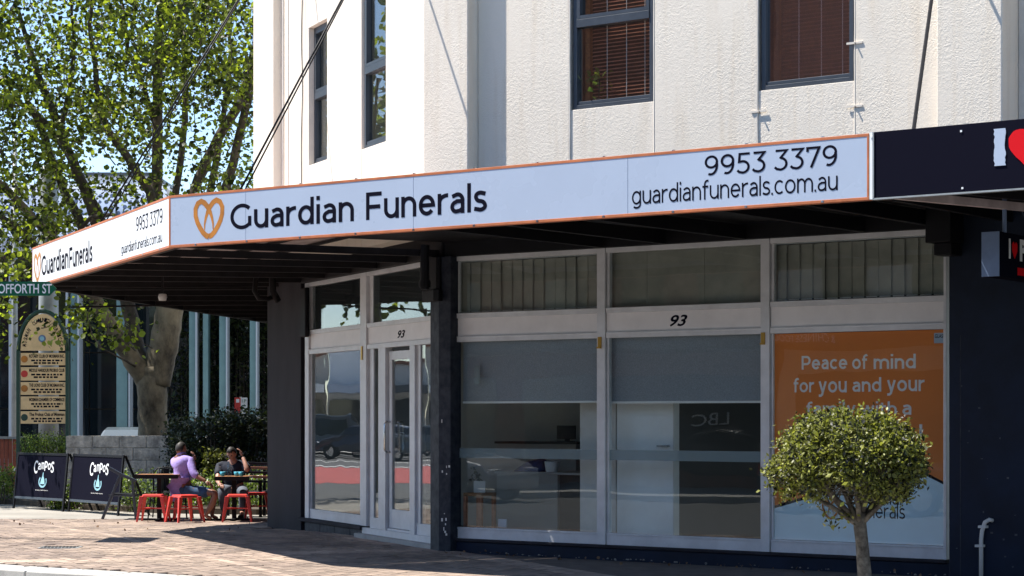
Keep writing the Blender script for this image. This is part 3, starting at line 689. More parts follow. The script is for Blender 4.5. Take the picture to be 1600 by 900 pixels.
# paint chips on the post
for k in range(12):
    z = rnd.choice([rnd.uniform(.1,.45), rnd.uniform(.1,.45), rnd.uniform(.9,1.0), rnd.uniform(1.2,1.9)]); a = A.s(rnd.uniform(689,701),.16)
    q = MB(); q.wbox(A, a, a+rnd.uniform(.008,.035), .1605, .162, z, z+rnd.uniform(.008,.05)); q.build('paint_chip', M['offwhite'], bld)
for k in range(16):
    a = aR0 = A.s(rnd.uniform(1488, 1590), .30); z = rnd.uniform(.1, 2.0); q = MB(); q.wbox(A, a, a+rnd.uniform(.006,.03), .3005, .3015, z, z+rnd.uniform(.005,.02)); q.build('paint_chip', M['alu'], bld)
q = MB(); q.wbox(A, A.s(1500,.3), A.s(1500,.3)+.012, .3005, .302, .0, 2.4); q.build('paint_seam', M['navyw'], bld)
# --- wide pier left of the chamfer window
q = MB(); pe = .06; pl = ptB(B.s(417.5, pe), pe); pr = ptB(B.s(470, pe), pe)
q.prism([pr, ptB(B.s(470,pe),-.1), ptB(B.s(417.5,pe)+.1,-.1), pl], -.2, 4.3); q.build('pier', M['charcoal'], bld, bevel=.012)
q = MB(); q.prism([ptB(B.s(470,pe)+.002,.0), ptB(B.s(481),.0), ptB(B.s(481),-.09), ptB(B.s(470,pe)+.002,-.09)], -.1, 3.49); q.build('pier_return', M['navy'], bld)
q = MB(); a = B.s(471,.1); q.wbox(B, a, a+.22, .047, .12, 2.72, 3.42); q.build('meter_box', M['black'], bld, bevel=.02)
# --- dark wall right of the windows
aR = A.s(1482.5, .30)
q = MB(); q.wbox(A, aR, aR+7, -.1, .30, -.1, 3.74); q.build('side_pier', M['navy'], bld, bevel=.01)
q = MB(); a0 = A.s(1456,.46); q.prism([ptA(a0,.62), ptA(A.s(1493,.5),.62), ptA(A.s(1493,.5),.30), ptA(a0+.02,.30)], 3.30, 4.0); q.wbox(A, A.s(1462,.5), A.s(1493,.5)-.02, .30, .55, 3.18, 3.299); q.build('corbel', M['black'], bld, bevel=.01)

# ================================================================== AWNINGS
AO = 3.5; AC = A.p(A.s(264.5, AO), 0, AO).xy
WC = Wall(AC, (-B.u.x, -B.u.y)); WC.u = B.u.copy(); WC.n = B.n.copy()
WA = Wall(A.p(0,0,AO).xy, (1,0)); WA.u = A.u.copy(); WA.n = A.n.copy()
sCD = WC.s(50.5); CD = WC.p(sCD, 0).xy
ZF0, ZF1 = 3.430, 3.985
awn = thing('awning', 'white signboard awning with orange edges wrapping the street corner', 'awning', (AC.x, AC.y, 3.5))
aAC = (AC-WA.o).dot(WA.u); aE = WA.s(1358)
def signface(W, a0, a1, seams, m):
    e = [a0]+seams+[a1]
    for x0, x1 in zip(e, e[1:]):
        q = MB(); q.wbox(W, x0+.002, x1-.002, -.06, 0, ZF0+.02, ZF1-.02); q.build('sign_panel', M[m], awn, bevel=.002)
    q = MB(); q.wbox(W, a0, a1, -.07, .003, ZF1-.022, ZF1+.004); q.wbox(W, a0, a1, -.07, .003, ZF0-.004, ZF0+.022)
    q.wbox(W, a0, a0+.02, -.07, .0025, ZF0+.023, ZF1-.023); q.wbox(W, a1-.02, a1, -.07, .0025, ZF0+.023, ZF1-.023)
    q.build('orange_trim', M['orange'], awn, bevel=.002)
    for k in range(int((a1-a0)/.75)):
        q = MB(); a = a0+.4+k*.75; q.wbox(W, a-.012, a+.012, .0035, .006, ZF0+.0, ZF0+.02); q.build('clip', M['chrome'], awn); q = MB(); q.wbox(W, a-.012, a+.012, -.02, .0, ZF1+.0045, ZF1+.014); q.build('clip', M['chrome'], awn)
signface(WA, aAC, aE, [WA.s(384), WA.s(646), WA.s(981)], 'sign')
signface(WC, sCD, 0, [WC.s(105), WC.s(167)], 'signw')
q = MB(); q.wbox(WA, aE+.003, aE+.03, -.06, .0, ZF0, ZF1+.01); q.build('end_strip', M['white'], awn)
dW = Wall(CD, dirD); dW.n = Vector((-dirD.y, dirD.x)) if Vector((-dirD.y, dirD.x)).x < 0 else Vector((dirD.y, -dirD.x))
q = MB(); q.wbox(dW, .07, 13, -.08, 0, ZF0, ZF1); q.build('rear_fascia', M['beam'], awn)
q = MB(); q.wbox(dW, .07, 13, .002, .012, ZF0+.02, ZF1); q.build('rear_sign', M['signw'], awn)
# lettering of the long face: (text, x0, x1, baseline/top measured at the left and right ends)
def lab(W, body, x0, x1, yl0, yl1, yr0, yr1, wt, parent=awn, m='ink', e=.0012, nm='lettering'):
    zb = (W.z(x0,yl0)+W.z(x1,yr0))/2; zt = (W.z(x0,yl1)+W.z(x1,yr1))/2
    return sans(body, W, parent, W.s(x0), W.s(x1), zb, zt, e, M[m], nm, w=wt)
lab(WA, 'Guardian', 360, 553, 360, 318, 345, 301, .145)
lab(WA, 'Funerals', 572, 761, 344, 300, 330, 283.5, .145)
lab(WA, '9953 3379', 1101, 1308, 276, 243, 260, 226.5, .115)
lab(WA, 'guardianfunerals.com.au', 987.5, 1309, 325, 289, 306, 265.5, .105)
lab(WC, 'Guardian', 65, 107, 432, 400, 418, 383, .16)
lab(WC, 'Funerals', 108.5, 144.5, 421, 387, 407, 373, .16)
lab(WC, '9953 3379', 212.5, 254, 362.5, 339, 349, 325, .12)
lab(WC, 'guardianfunerals.com.au', 189.5, 253.5, 401, 381, 381, 361, .12)
def heart_logo(W, x0, x1, y0, y1, parent, wd=.032):
    xm = (x0+x1)/2; H_ = W.z(xm, y0)-W.z(xm, y1); a0 = W.s(x0); Wd = W.s(x1)-a0; z1 = W.z(xm, y0)
    half = [(.36,.78),(.36,.64),(.40,.48),(.46,.34),(.54,.22),(.64,.12),(.75,.07),(.87,.12),(.945,.25),(.94,.42),(.88,.58),(.79,.72),(.69,.84),(.59,.92),(.5,.945)]
    for mir_ in (0, 1):
        p = [Vector((a0+(1-x if mir_ else x)*Wd, z1-y*H_)) for x, y in half]; n_ = len(p); L_ = []; R_ = []
        for i in range(n_):
            t = (p[min(i+1,n_-1)]-p[max(i-1,0)]).normalized(); q_ = Vector((-t.y, t.x))*wd*.5*min(1, .2+i*.2); L_.append(p[i]+q_); R_.append(p[i]-q_)
        bb = MB(); bb.add([W.p(v.x, v.y, .001+.001*mir_) for v in L_+R_], [(i, i+1, n_+i+1, n_+i) for i in range(n_-1)]); bb.build('heart_emblem', M['gold'], parent)
heart_logo(WA, 303, 350, 309, 373, awn, .060)
heart_logo(WC, 53, 64.5, 395, 440, awn, .060)
# roof sheets and beams
wA0 = WA.p(aAC, 0, -.07)
def quadprism(pts, z0s, t):   # pts xy, heights per corner
    b = MB(); n = len(pts); b.add([(p[0],p[1],z) for p, z in zip(pts, z0s)]+[(p[0],p[1],z+t) for p, z in zip(pts, z0s)],
        [tuple(range(n))[::-1], tuple(range(n, 2*n))]+[(i,(i+1)%n,n+(i+1)%n,n+i) for i in range(n)]); return b
inC = lambda a, e: WC.p(a, 0, e).xy
iB = off(.13)
# corner and chamfer part: brown sheets
nS = 8; bl = WC.p(0,0,-.07).xy
SB0, SB1 = B.s(408,.34), 0.0
for k in range(nS):
    t0, t1 = k/nS, (k+1)/nS
    o0 = inC(sCD*(1-t0)-.04*0, -.07); o1 = inC(sCD*(1-t1), -.07)
    i0 = B.p(SB0*(1-t0)-.05, 0, .12).xy; i1 = B.p(SB0*(1-t1)-.05, 0, .12).xy
    g_ = (o1-o0).normalized()*.0006
    quadprism([o0+g_, o1-g_, i1-g_, i0+g_], [3.62,3.62,3.95,3.95], .012).build('roof_sheet', M['brownish'], awn)
for k in range(4):      # battens parallel to the front of the chamfer
    t = (k+.5)/4; a = inC(sCD, -.07).lerp(B.p(SB0,0,.12).xy, t); c = inC(0, -.07).lerp(B.p(0,0,.12).xy, t); z = 3.62+.33*t-.03
    q = MB(); q.beam((a.x,a.y,z), (c.x,c.y,z), .05, .035); q.build('batten', M['beam'], awn)
for t in (.02, .18, .34, .5, .66, .82, .985):  # main beams from wall to chamfer front
    a = inC(sCD*(1-t), -.08); c = B.p(SB0*(1-t)-.03, 0, .11).xy
    q = MB(); q.beam((a.x,a.y,3.48), (c.x,c.y,3.54), .07, .08); q.build('beam', M['beam'], awn, bevel=.004)
q = MB(); q.wbox(WC, sCD+.1, -.03, -.14, -.072, ZF0, ZF0+.10); q.build('edge_angle', M['beam'], awn)
q = MB(); q.wbox(WA, aAC+.06, aE, -.14, -.072, ZF0, ZF0+.10); q.build('edge_angle', M['black'], awn)
# long part: black boarded soffit with tapered brackets
n_ = 7
aw0 = aAC+.06; 
for k in range(n_):
    t0, t1 = k/n_, (k+1)/n_; o0 = WA.p(aw0+(aE-aw0)*t0,0,-.07).xy; o1 = WA.p(aw0+(aE-aw0)*t1,0,-.07).xy
    i0 = A.p(0.02+(aE-.02)*t0,0,.125).xy; i1 = A.p(0.02+(aE-.02)*t1,0,.125).xy; g_ = A.u*.0006
    quadprism([o0+g_, o1-g_, i1-g_, i0+g_], [3.60,3.60,3.66,3.66], .02).build('soffit_board', M['black'], awn)
for px in (640, 745, 880, 1080, 1215, 1345):
    a = WA.s(px); p0 = WA.p(a, 3.50, -.08); p1 = A.p((p0.xy-A.o).dot(A.u)+.0, 3.60, .12)
    b = MB(); x = Vector((A.u.x, A.u.y, 0))*.035
    b.hexa([p0-x+Vector((0,0,-.03)), p0+x+Vector((0,0,-.03)), p1+x+Vector((0,0,-.11)), p1-x+Vector((0,0,-.11)), p0-x+Vector((0,0,.09)), p0+x+Vector((0,0,.09)), p1+x+Vector((0,0,.04)), p1-x+Vector((0,0,.04))])
    b.build('bracket', M['black'], awn, bevel=.004)
# triangle at the turn between long part and chamfer
# rear part along the D side
rA = CD+Vector((.05,.1)); rB = rA+dirD*13; rC = dC+dirD*14; 
quadprism([rA+Vector((.08,0)), rB+Vector((.08,0)), rC, dC+dirD*.05], [3.62,3.62,3.95,3.95], .02).build('rear_soffit', M['beam'], awn)
for k in range(9):
    a = CD+dirD*(.6+k*1.4); c = dC+dirD*(.3+k*1.5); q = MB(); q.beam((a.x+.1,a.y,3.50), (c.x,c.y,3.55), .07, .15); q.build('beam', M['beam'], awn)
# stay rods
def rod(pa, pb_, r=.014): 
    q = MB(); q.tube([pa, pb_], r, 6); q.build('stay_rod', M['black'], awn, smooth=True)
zr = 4.0
pA1 = WA.p(WA.s(348), zr, -.25); rod(pA1, B.p(B.s(640,.35), B.z(640,-200,.35), .35), .013); rod(pA1+Vector((.05,0,0)), B.p(B.s(640,.35), B.z(640,-200,.35), .35), .010)
pC1 = WC.p(WC.s(134), zr, -.15); rod(pC1, B.p(B.s(476,.35), B.z(476,-168,.35), .35), .013); rod(pC1+Vector((.06,0,0)), B.p(B.s(476,.35), B.z(476,-168,.35), .35), .010)
# conduit and fittings under the corner
q = MB(); q.lathe(at(254,464,28.2), [(.0,-.05),(.05,-.05),(.062,0),(.05,.04),(.0,.045)], 12); q.build('lamp_dome', M['offwhite'], awn, smooth=True)
q = MB(); q.beam(at(254,460,28.2), at(254,440,28.2)+Vector((0,0,.1)), .03, .03); q.build('lamp_stem', M['beam'], awn)
P_ = B.p(B.s(430,.4), 0, .4)
q = MB(); q.tube([at(400,432,28.6), at(398,455,28.6), at(404,466,28.6), at(418,467,28.7), at(432,462,28.9)], .035, 8); q.tube([at(426,420,28.7), at(426,455,28.7), at(434,470,28.8)], .05, 8); q.build('drain_pipe', M['beam'], awn, smooth=True)
for y0, x0, x1 in ((447, 120, 400), (474, 110, 410)):
    q = MB(); q.tube([at(x0, y0+(6 if y0 > 460 else 2), 27.6), at(x1, y0, 29.2)], .012, 6); q.build('conduit', M['beam'], awn)

# neighbouring awning
aw2 = thing('awning', 'black signboard awning at the right with a red heart', 'awning', tuple(WA.p(aE+.03, 3.5)))
a0, a1 = aE+.035, aE+8
q = MB(); q.wbox(WA, a0, a1, -.06, .0, ZF0+.01, 3.995); q.build('sign_panel', M['ink'], aw2, bevel=.003)
q = MB(); q.wbox(WA, a0, a1, -.06, .006, ZF0-.006, ZF0+.008); q.build('edge_strip', M['pole'], aw2)
q = MB(); q.wbox(WA, a0, a0+.012, .001, .008, ZF0+.01, 3.995); q.build('edge_strip', M['pole'], aw2)
for px, py in ((1502,205),(1504,294),(1362,214)):
    q = MB(); a = WA.s(px); z = WA.z(px, py); q.wbox(WA, a-.008, a+.008, .001, .006, z-.008, z+.008); q.build('screw', M['white'], aw2)
q = MB(); za, zb = WA.z(1562,259), WA.z(1562,201); xa, xb = WA.s(1554), WA.s(1571); n = 14; L1 = []; 
for k in range(n+1): L1.append((xa+rnd.uniform(-.006,.006), za+(zb-za)*k/n))
for k in range(n, -1, -1): L1.append((xb+rnd.uniform(-.006,.006), za+(zb-za)*k/n))
m2 = len(L1); q.add([WA.p(x,z,.001) for x, z in L1]+[WA.p(x,z,.006) for x, z in L1], [tuple(range(m2,2*m2))]+[(i,(i+1)%m2,m2+(i+1)%m2,m2+i) for i in range(m2)]); q.build('letter', M['sign'], aw2)
q = MB(); cx_, hw = WA.s(1611), WA.s(1611)-WA.s(1576); zt = WA.z(1600,199); L1 = []
for k in range(48):
    t = 2*math.pi*k/48; x = 16*math.sin(t)**3; y = 13*math.cos(t)-5*math.cos(2*t)-2*math.cos(3*t)-math.cos(4*t)
    L1.append((cx_+x/16*hw+rnd.uniform(-.004,.004), zt-.165+y/12*.155+rnd.uniform(-.004,.004)))
q.add([WA.p(x,z,.001) for x, z in L1]+[WA.p(x,z,.006) for x, z in L1], [tuple(range(48,96))]+[(i,(i+1)%48,48+(i+1)%48,48+i) for i in range(48)]); q.build('heart', M['redheart'], aw2)
quadprism([WA.p(a0-.03,0,-.07).xy, WA.p(a1,0,-.07).xy, A.p(a1,0,.302).xy, A.p(a0-.02,0,.302).xy], [3.62,3.62,3.66,3.66], .02).build('soffit', M['beam'], aw2)
for px, e_ in ((1395, .2), (1500, .2), (1640, .2)):
    a = WA.s(px); p0 = WA.p(a, 3.46, -.08); q = MB(); q.beam(p0, A.p(a+.5, 3.52, .42), .06, .07); q.build('beam', M['brownish'] if px == 1395 else M['beam'], aw2)
pr_ = WA.p(WA.s(1411), 4.0, -.2); q = MB(); q.tube([pr_, A.p(A.s(1476,.37), A.z(1476,-150,.37), .37)], .017, 6); q.build('stay_rod', M['black'], aw2)

# hanging box sign
ph = A.p(A.s(1563, 1.9), 0, 1.9)
hs = thing('hanging_sign', 'black box sign hanging under the right awning beside the dark wall', 'sign', tuple(A.p(A.s(1550,1.9), 3.0, 1.9)))
x0, x1 = A.s(1534,1.9), A.s(1562.5,1.9); zt, zb = A.z(1550,362,1.9), A.z(1550,432,1.9)
q = MB(); q.wbox(A, x0, x1-.004, .9, 1.9, zb, zt); q.build('box', M['ink'], hs, bevel=.004)
q = MB(); q.wbox(A, x0, x1-.004, 1.9005, 1.908, zb, zt); q.build('end_plate', M['bluebox'], hs, bevel=.002)
q = MB(); q.tube([A.p(x1-.02, zt, 1.75), A.p(x1-.02, 3.64, 1.75)], .02, 8); q.build('hanger', M['bluebox'], hs)
WS = Wall(A.p(x1, 0, 1.9).xy, (1,0)); WS.u = -A.n; WS.n = A.u.copy()
zz = (zt+zb)/2
q = MB(); q.wbox(WS, .20, .235, .0, .004, zz-.03, zz+.15); q.build('letter', M['white'], hs)
q = MB(); q.prism([WS.p(.0,0,0).xy, WS.p(.01,0,0).xy, WS.p(.01,0,.001).xy], zz, zz+.01)
q = MB(); L1 = [(.33+.10*x, zz+.06+.085*y) for x, y in ((0,-1),(-.55,-.2),(-.6,.5),(-.3,.8),(0,.5),(.3,.8),(.6,.5),(.55,-.2))]
q.add([WS.p(x,z,.001) for x, z in L1]+[WS.p(x,z,.005) for x, z in L1], [tuple(range(8,16))]+[(i,(i+1)%8,8+(i+1)%8,8+i) for i in range(8)]); q.build('heart', M['redheart'], hs)
text('P', WS, hs, .45, .60, zz-.04, zz+.16, .003, M['white'], 'letter', weight=.05)
q = MB(); q.wbox(WS, .40, .62, .0, .004, zb+.03, zb+.10); q.build('red_bar', M['redheart'], hs)

# ================================================================== INSIDE THE SHOP
q = MB(); e_ = -3.0; q.wbox(A, -2.2, A.s(1010,e_), e_-.1, e_, .1, 3.6); q.build('inner_wall', M['room'], bld)
e_ = -.40; xd0, xd1 = A.s(940, e_), A.s(1054, e_)
q = MB(); q.wbox(A, xd0-.3, A.s(962,e_)-.001, e_-.1, e_, .1, 3.6); q.wbox(A, A.s(1053,e_), xd1, e_-.1, e_+.02, .1, 3.6); q.wbox(A, A.s(962,e_), A.s(1053,e_)-.001, e_-.1, e_, 2.32, 3.6); q.build('partition', M['offwhite'], bld)
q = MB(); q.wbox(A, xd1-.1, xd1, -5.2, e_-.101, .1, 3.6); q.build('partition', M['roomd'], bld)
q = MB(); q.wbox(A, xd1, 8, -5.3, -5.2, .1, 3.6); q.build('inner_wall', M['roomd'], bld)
q = MB(); rgp = random.Random(2); pw = A.p(w1a+.26, zw1+.14, .02)
ppl = thing('potted_plant', 'leafy houseplant at the lower left of the brown blind window upstairs', 'plant', tuple(pw-Vector((0,0,.1))))
leafobj('foliage', [leaves([tuple(pw+Vector((rgp.uniform(-.1,.12),rgp.uniform(-.02,.02),rgp.uniform(0,.36)))) for _ in range(9)], 5, .03, .10, 77, shape=1)], M['leafg'], ppl)
q.lathe(pw-Vector((0,0,.12)), [(.05,0),(.07,.1),(.06,.1)], 12); q.build('pot', M['roomd'], ppl)
q = MB(); q.tube([pw, pw+Vector((.01,0,.3))], .006, 5); q.build('stem', M['green'], ppl)
idoor = MB(); idoor.wbox(A, A.s(963,e_), A.s(1052,e_), e_-.05, e_-.01, .11, 2.31); idoor = idoor.build('inner_door', M['white'], bld, bevel=.003)
q = MB(); a, z = A.s(1043,e_), A.z(1043,697,e_); q.tube([A.p(a,z,e_-.01),A.p(a,z,e_+.05),A.p(a-.11,z,e_+.05)], .010, 6); q.lathe(A.p(a,z,e_-.005)-Vector((0,0,.01)), [(.03,0),(.03,.02)], 10); q.build('handle', M['chrome'], idoor, smooth=True)
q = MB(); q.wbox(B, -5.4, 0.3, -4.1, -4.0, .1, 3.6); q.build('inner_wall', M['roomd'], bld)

def rolled(px0, px1, label):
    t = thing('roller_blind', label, 'blind', tuple(A.p((A.s(px0)+A.s(px1))/2, 2.45, -.1)), 'roller blinds pulled half way down')
    e = -.10; q = MB(); a0, a1 = A.s(px0,e), A.s(px1,e); zb = (A.z(px0,626,e)+A.z(px1,627,e))/2
    q.wbox(A, a0, a1, e-.003, e, zb, 2.62); q.build('fabric', M['fabric'], t)
    q = MB(); q.wbox(A, a0, a1, e-.01, e+.012, zb-.026, zb-.001); q.build('bottom_bar', M['white'], t, bevel=.004)
    q = MB(); q.tube([A.p(a0,2.64,e-.02),A.p(a1,2.64,e-.02)], .03, 10); q.build('roller', M['offwhite'], t)
rolled(724, 934, 'grey roller blind behind the left shop window above the desk')
rolled(955, 1190, 'grey roller blind behind the middle shop window above the white door')
def vertical(px0, px1, n, label):
    t = thing('vertical_blind', label, 'blind', tuple(A.p((A.s(px0)+A.s(px1))/2, 2.8, -.1)), 'vertical blinds in the upper panes')
    a0, a1 = A.s(px0,-.08), A.s(px1,-.08); w_ = (a1-a0)/n
    for k in range(n):
        a = a0+w_*k; q = MB(); an = rnd.uniform(.004,.03)
        q.hexa([A.p(a,2.845,-.09),A.p(a+w_*1.04,2.845,-.09+an),A.p(a+w_*1.04,2.845,-.093+an),A.p(a,2.845,-.093),A.p(a,3.42,-.09),A.p(a+w_*1.04,3.42,-.09+an),A.p(a+w_*1.04,3.42,-.093+an),A.p(a,3.42,-.093)])
        q.build('slat', M['slat'], t)
        q = MB(); q.wbox(A, a+.02, a+w_-.01, -.085, -.08, 2.83, 2.843); q.build('slat_weight', M['offwhite'], t)
    q = MB(); q.wbox(A, a0, a1, -.13, -.07, 3.43, 3.47); q.build('rail', M['frame'], t)
vertical(719, 935, 13, 'beige vertical blind in the upper pane nearest the corner post')
vertical(1210, 1478, 13, 'beige vertical blind in the upper pane above the orange poster')
q = MB(); 
t = thing('backing_panel', 'plain beige panels behind the upper pane over the number 93', 'panel', tuple(A.p(A.s(1070), 2.8, -.1)))
for x0, x1 in ((950, 1010), (1010.5, 1100), (1100.5, 1192)):
    q = MB(); q.wbox(A, A.s(x0,-.08), A.s(x1,-.08), -.1, -.09, 2.75, 3.6); q.build('board', M['slat'], t)
# poster on the inside of the right window
po = thing('window_poster', 'orange and pale blue poster on the right shop window behind the round tree', 'poster', tuple(A.p((a30+a31)/2, .3, -.02)))
pe = -.016; x0, x1 = a30+.024, a31-.024; zt, zb = Z_R2b-.004, Z_K+.004
H = [(x0, A.z(1210, 790, 0)), (A.s(1260), A.z(1260,775)), (A.s(1330), A.z(1330,730)), (A.s(1390), A.z(1390,728)), (A.s(1445), A.z(1445,738)), (x1, A.z(1478, 753))]
b = MB(); n = len(H)
for (xa, za), (xb, zb2) in zip(H, H[1:]): b.hexa([A.p(xa,za,pe),A.p(xb,zb2,pe),A.p(xb,zb2,pe-.002),A.p(xa,za,pe-.002),A.p(xa,zt,pe),A.p(xb,zt,pe),A.p(xb,zt,pe-.002),A.p(xa,zt,pe-.002)])
b.build('orange_field', M['orangev'], po)
b = MB()
for (xa, za), (xb, zb2) in zip(H, H[1:]): b.hexa([A.p(xa,zb,pe),A.p(xb,zb,pe),A.p(xb,zb,pe-.002),A.p(xa,zb,pe-.002),A.p(xa,za-.03,pe),A.p(xb,zb2-.03,pe),A.p(xb,zb2-.03,pe-.002),A.p(xa,za-.03,pe-.002)])
b.build('blue_field', M['bluev'], po)
b = MB()
for (xa, za), (xb, zb2) in zip(H, H[1:]): b.hexa([A.p(xa,za-.029,pe),A.p(xb,zb2-.029,pe),A.p(xb,zb2-.029,pe-.002),A.p(xa,za-.029,pe-.002),A.p(xa,za-.001,pe),A.p(xb,zb2-.001,pe),A.p(xb,zb2-.001,pe-.002),A.p(xa,za-.001,pe-.002)])
b.build('dark_line', M['ink'], po)
def lp(body, xa, xb, y0, y1, m='vinylw', w=.16, desc=0):
    xm = (xa+xb)/2; sans(body, A, po, A.s(xa), A.s(xb), A.z(xm,y0), A.z(xm,y1), pe+.001, M[m], 'lettering', w=w)
lp('Peace', 1251.5, 1323, 577, 555.5); lp('of', 1330.5, 1355, 576.5, 553); lp('mind', 1364, 1430, 576, 553)
lp('for', 1239, 1271, 613, 590); lp('you', 1278, 1322, 620, 595); lp('and', 1331, 1376, 612, 589.5); lp('your', 1385, 1443.5, 618, 593)
lp('family', 1259, 1336, 653, 627); lp('with', 1343, 1400, 648, 627); lp('a', 1409, 1423, 648, 632); lp('l', 1435.5, 1440, 683, 663)
lp('Guardian', 1322, 1417, 788, 762, 'ink', .11); lp('Funerals', 1330, 1413, 810, 786, 'ink', .11)
heart_logo(A, 1284, 1312, 780, 812, po, .02)
q = MB(); q.wbox(A, A.s(1458.5), A.s(1476), pe+.001, pe+.002, A.z(1468,536), A.z(1468,520)); q.build('sticker', M['sign'], po)
text('GLASS', A, po, A.s(1460), A.s(1475), A.z(1468,528), A.z(1468,522), pe+.0035, M['ink'], 'sticker_lettering', weight=.01)
# frosted bands on the glass
for (f_, xa, xb) in ((f1, a10, a11), (f2, a20, a21)):
    q = MB(); q.wbox(A, xa+.024, xb-.024, -.0135, -.0125, 1.105, 1.22); q.build('frosted_band', M['frost'], f_)
q = MB(); q.wbox(A, A.s(740), A.s(748), -.0155, -.0145, A.z(744,600), A.z(744,571)); q.build('sticker', M['frost'], f1)

# furniture
def legs4(mb_t, parent, x0, x1, y0, y1, z0, z1, r, m, name='leg'):
    for x in (x0, x1):
        for y in (y0, y1):
            q = MB(); q.box(x-r, x+r, y-r, y+r, z0, z1); q.build(name, m, parent)
dk = thing('reception_desk', 'pale laminate reception desk behind the left shop window', 'desk', tuple(A.p(A.s(820,-1.5), .1, -1.5)))
e = -1.5; q = MB(); q.wbox(A, A.s(776,e), A.s(871,e), e-.6, e, .101, A.z(820,741,e)); q.build('cabinet', M['desk'], dk, bevel=.004)
q = MB(); q.wbox(A, A.s(871,e)+.002, A.s(930,e), e-.62, e-.05, .101, A.z(880,741,e)); q.build('dark_side', M['roomd'], dk)
q = MB(); q.wbox(A, A.s(774,e), A.s(935,e), e-.65, e+.02, A.z(820,741,e)+.001, A.z(820,741,e)+.03); q.build('top', M['desk'], dk, bevel=.003)
e2_ = -2.3; cn = thing('credenza', 'grey storage counter with black top behind the reception desk', 'counter', tuple(A.p(A.s(830,e2_), .1, e2_)))
zc = A.z(830,690,e2_); q = MB(); q.wbox(A, A.s(777,e2_), A.s(900,e2_), e2_-.5, e2_, .101, zc-.03); q.build('cabinet', M['room'], cn)
q = MB(); q.wbox(A, A.s(774,e2_), A.s(903,e2_), e2_-.52, e2_+.02, zc-.029, zc); q.build('top', M['black'], cn)
mo = thing('monitor', 'small black computer monitor standing on the black counter', 'monitor', tuple(A.p(A.s(870,e2_), zc, e2_-.2)))
q = MB(); q.wbox(A, A.s(856,e2_), A.s(885,e2_), e2_-.22, e2_-.2, zc+.03, A.z(870,665,e2_)); q.build('screen', M['black'], mo, bevel=.004)
q = MB(); q.wbox(A, A.s(867,e2_), A.s(874,e2_), e2_-.24, e2_-.225, zc, zc+.1); q.build('stand', M['black'], mo); q = MB(); q.wbox(A, A.s(860,e2_), A.s(880,e2_), e2_-.28, e2_-.14, zc+.001, zc+.01); q.build('foot', M['black'], mo)
e = -1.6; zd = A.z(820,741,-1.5)+.031
tb = MB(); c = A.p(A.s(862,e), zd, e); tb.lathe(c, [(.07,0),(.085,.08),(.088,.13),(.08,.13),(.075,.02)], 16); tag(tb.build('tissue_tub', M['white'], None, smooth=False), 'round white tub on the reception desk', 'tub')
bx = MB(); a0, a1 = A.s(806,e), A.s(850,e)
bx.hexa([A.p(a0,zd,e+.1),A.p(a1,zd,e+.1),A.p(a1,zd,e-.15),A.p(a0,zd,e-.15),A.p(a0+.16,zd+.12,e+.02),A.p(a1-.03,zd+.17,e+.02),A.p(a1-.03,zd+.17,e-.1),A.p(a0+.16,zd+.12,e-.1)])
tag(bx.build('folded_cloth', mat('deep_blue_cloth', (.02,.03,.13), .8, var=.4, vscale=12, bump=.5, bscale=12, dist=.03), None, bevel=.03), 'deep blue folded cloth on the left end of the reception desk', 'cloth')
e = -.55; stb = thing('side_table', 'small dark timber side table just inside the left shop window', 'table', tuple(A.p(A.s(738,e), .1, e)))
x0, x1 = A.s(724,e), A.s(752,e); zt_ = A.z(738,770,e)
q = MB(); q.wbox(A, x0, x1, e-.3, e, zt_-.04, zt_); q.build('top', M['timber'], stb)
for a in (x0+.02, x1-.02):
    for ee in (e-.28, e-.02):
        q = MB(); q.wbox(A, a-.02, a+.02, ee-.02, ee+.02, .101, zt_-.041); q.build('leg', M['wood'], stb)
q = MB(); q.wbox(A, x0+.04, x1-.04, e-.26, e-.02, .2, .23); q.build('shelf', M['wood'], stb)
pp = thing('potted_plant', 'small succulent in a white square pot on the timber side table', 'plant', tuple(A.p(A.s(740,e), zt_, e-.12)))
q = MB(); c = A.p(A.s(740,e), 0, e-.12); q.box(c.x-.07, c.x+.07, c.y-.07, c.y+.07, zt_, zt_+.14); q.build('pot', M['white'], pp, bevel=.008)
leafobj('foliage', [leaves([(c.x-.04, c.y, zt_+.22)], 40, (.035,.04,.06), .05, 5, shape=1)], M['leafd'], pp)
q = MB(); q.tube([(c.x,c.y,zt_+.1),(c.x-.01,c.y,zt_+.2)], .01, 5); q.build('stem', M['green'], pp)
q = MB(); e=-.2; q.wbox(A, A.s(778,e), A.s(791,e), e-.02, e, A.z(785,824,e), A.z(785,811,e)); tag(q.build('card_holder', M['sign'], None, bevel=.003), 'small white square card low inside the left shop window', 'card')
ch = thing('office_chair', 'pale upholstered chair in the dark room behind the middle window', 'chair', tuple(A.p(A.s(1140,-2.4), .1, -2.4)))
c = A.p(A.s(1145,-2.4), 0, -2.4); 
q = MB(); q.box(c.x-.25, c.x+.25, c.y-.25, c.y+.22, .48, .58); q.build('seat', M['room'], ch, bevel=.03)
q = MB(); q.box(c.x-.25, c.x+.25, c.y+.16, c.y+.26, .6, 1.1); q.build('backrest', M['room'], ch, bevel=.03)
legs4(None, ch, c.x-.22, c.x+.22, c.y-.22, c.y+.2, .101, .48, .02, M['frame'])
q = MB(); e = -5.19; q.wbox(A, A.s(1075,e), A.s(1095,e), e, e+.02, 1.5, 2.3); tag(q.build('picture_frame', M['black'], None), 'dark picture frame in the dim room behind the middle window', 'picture')

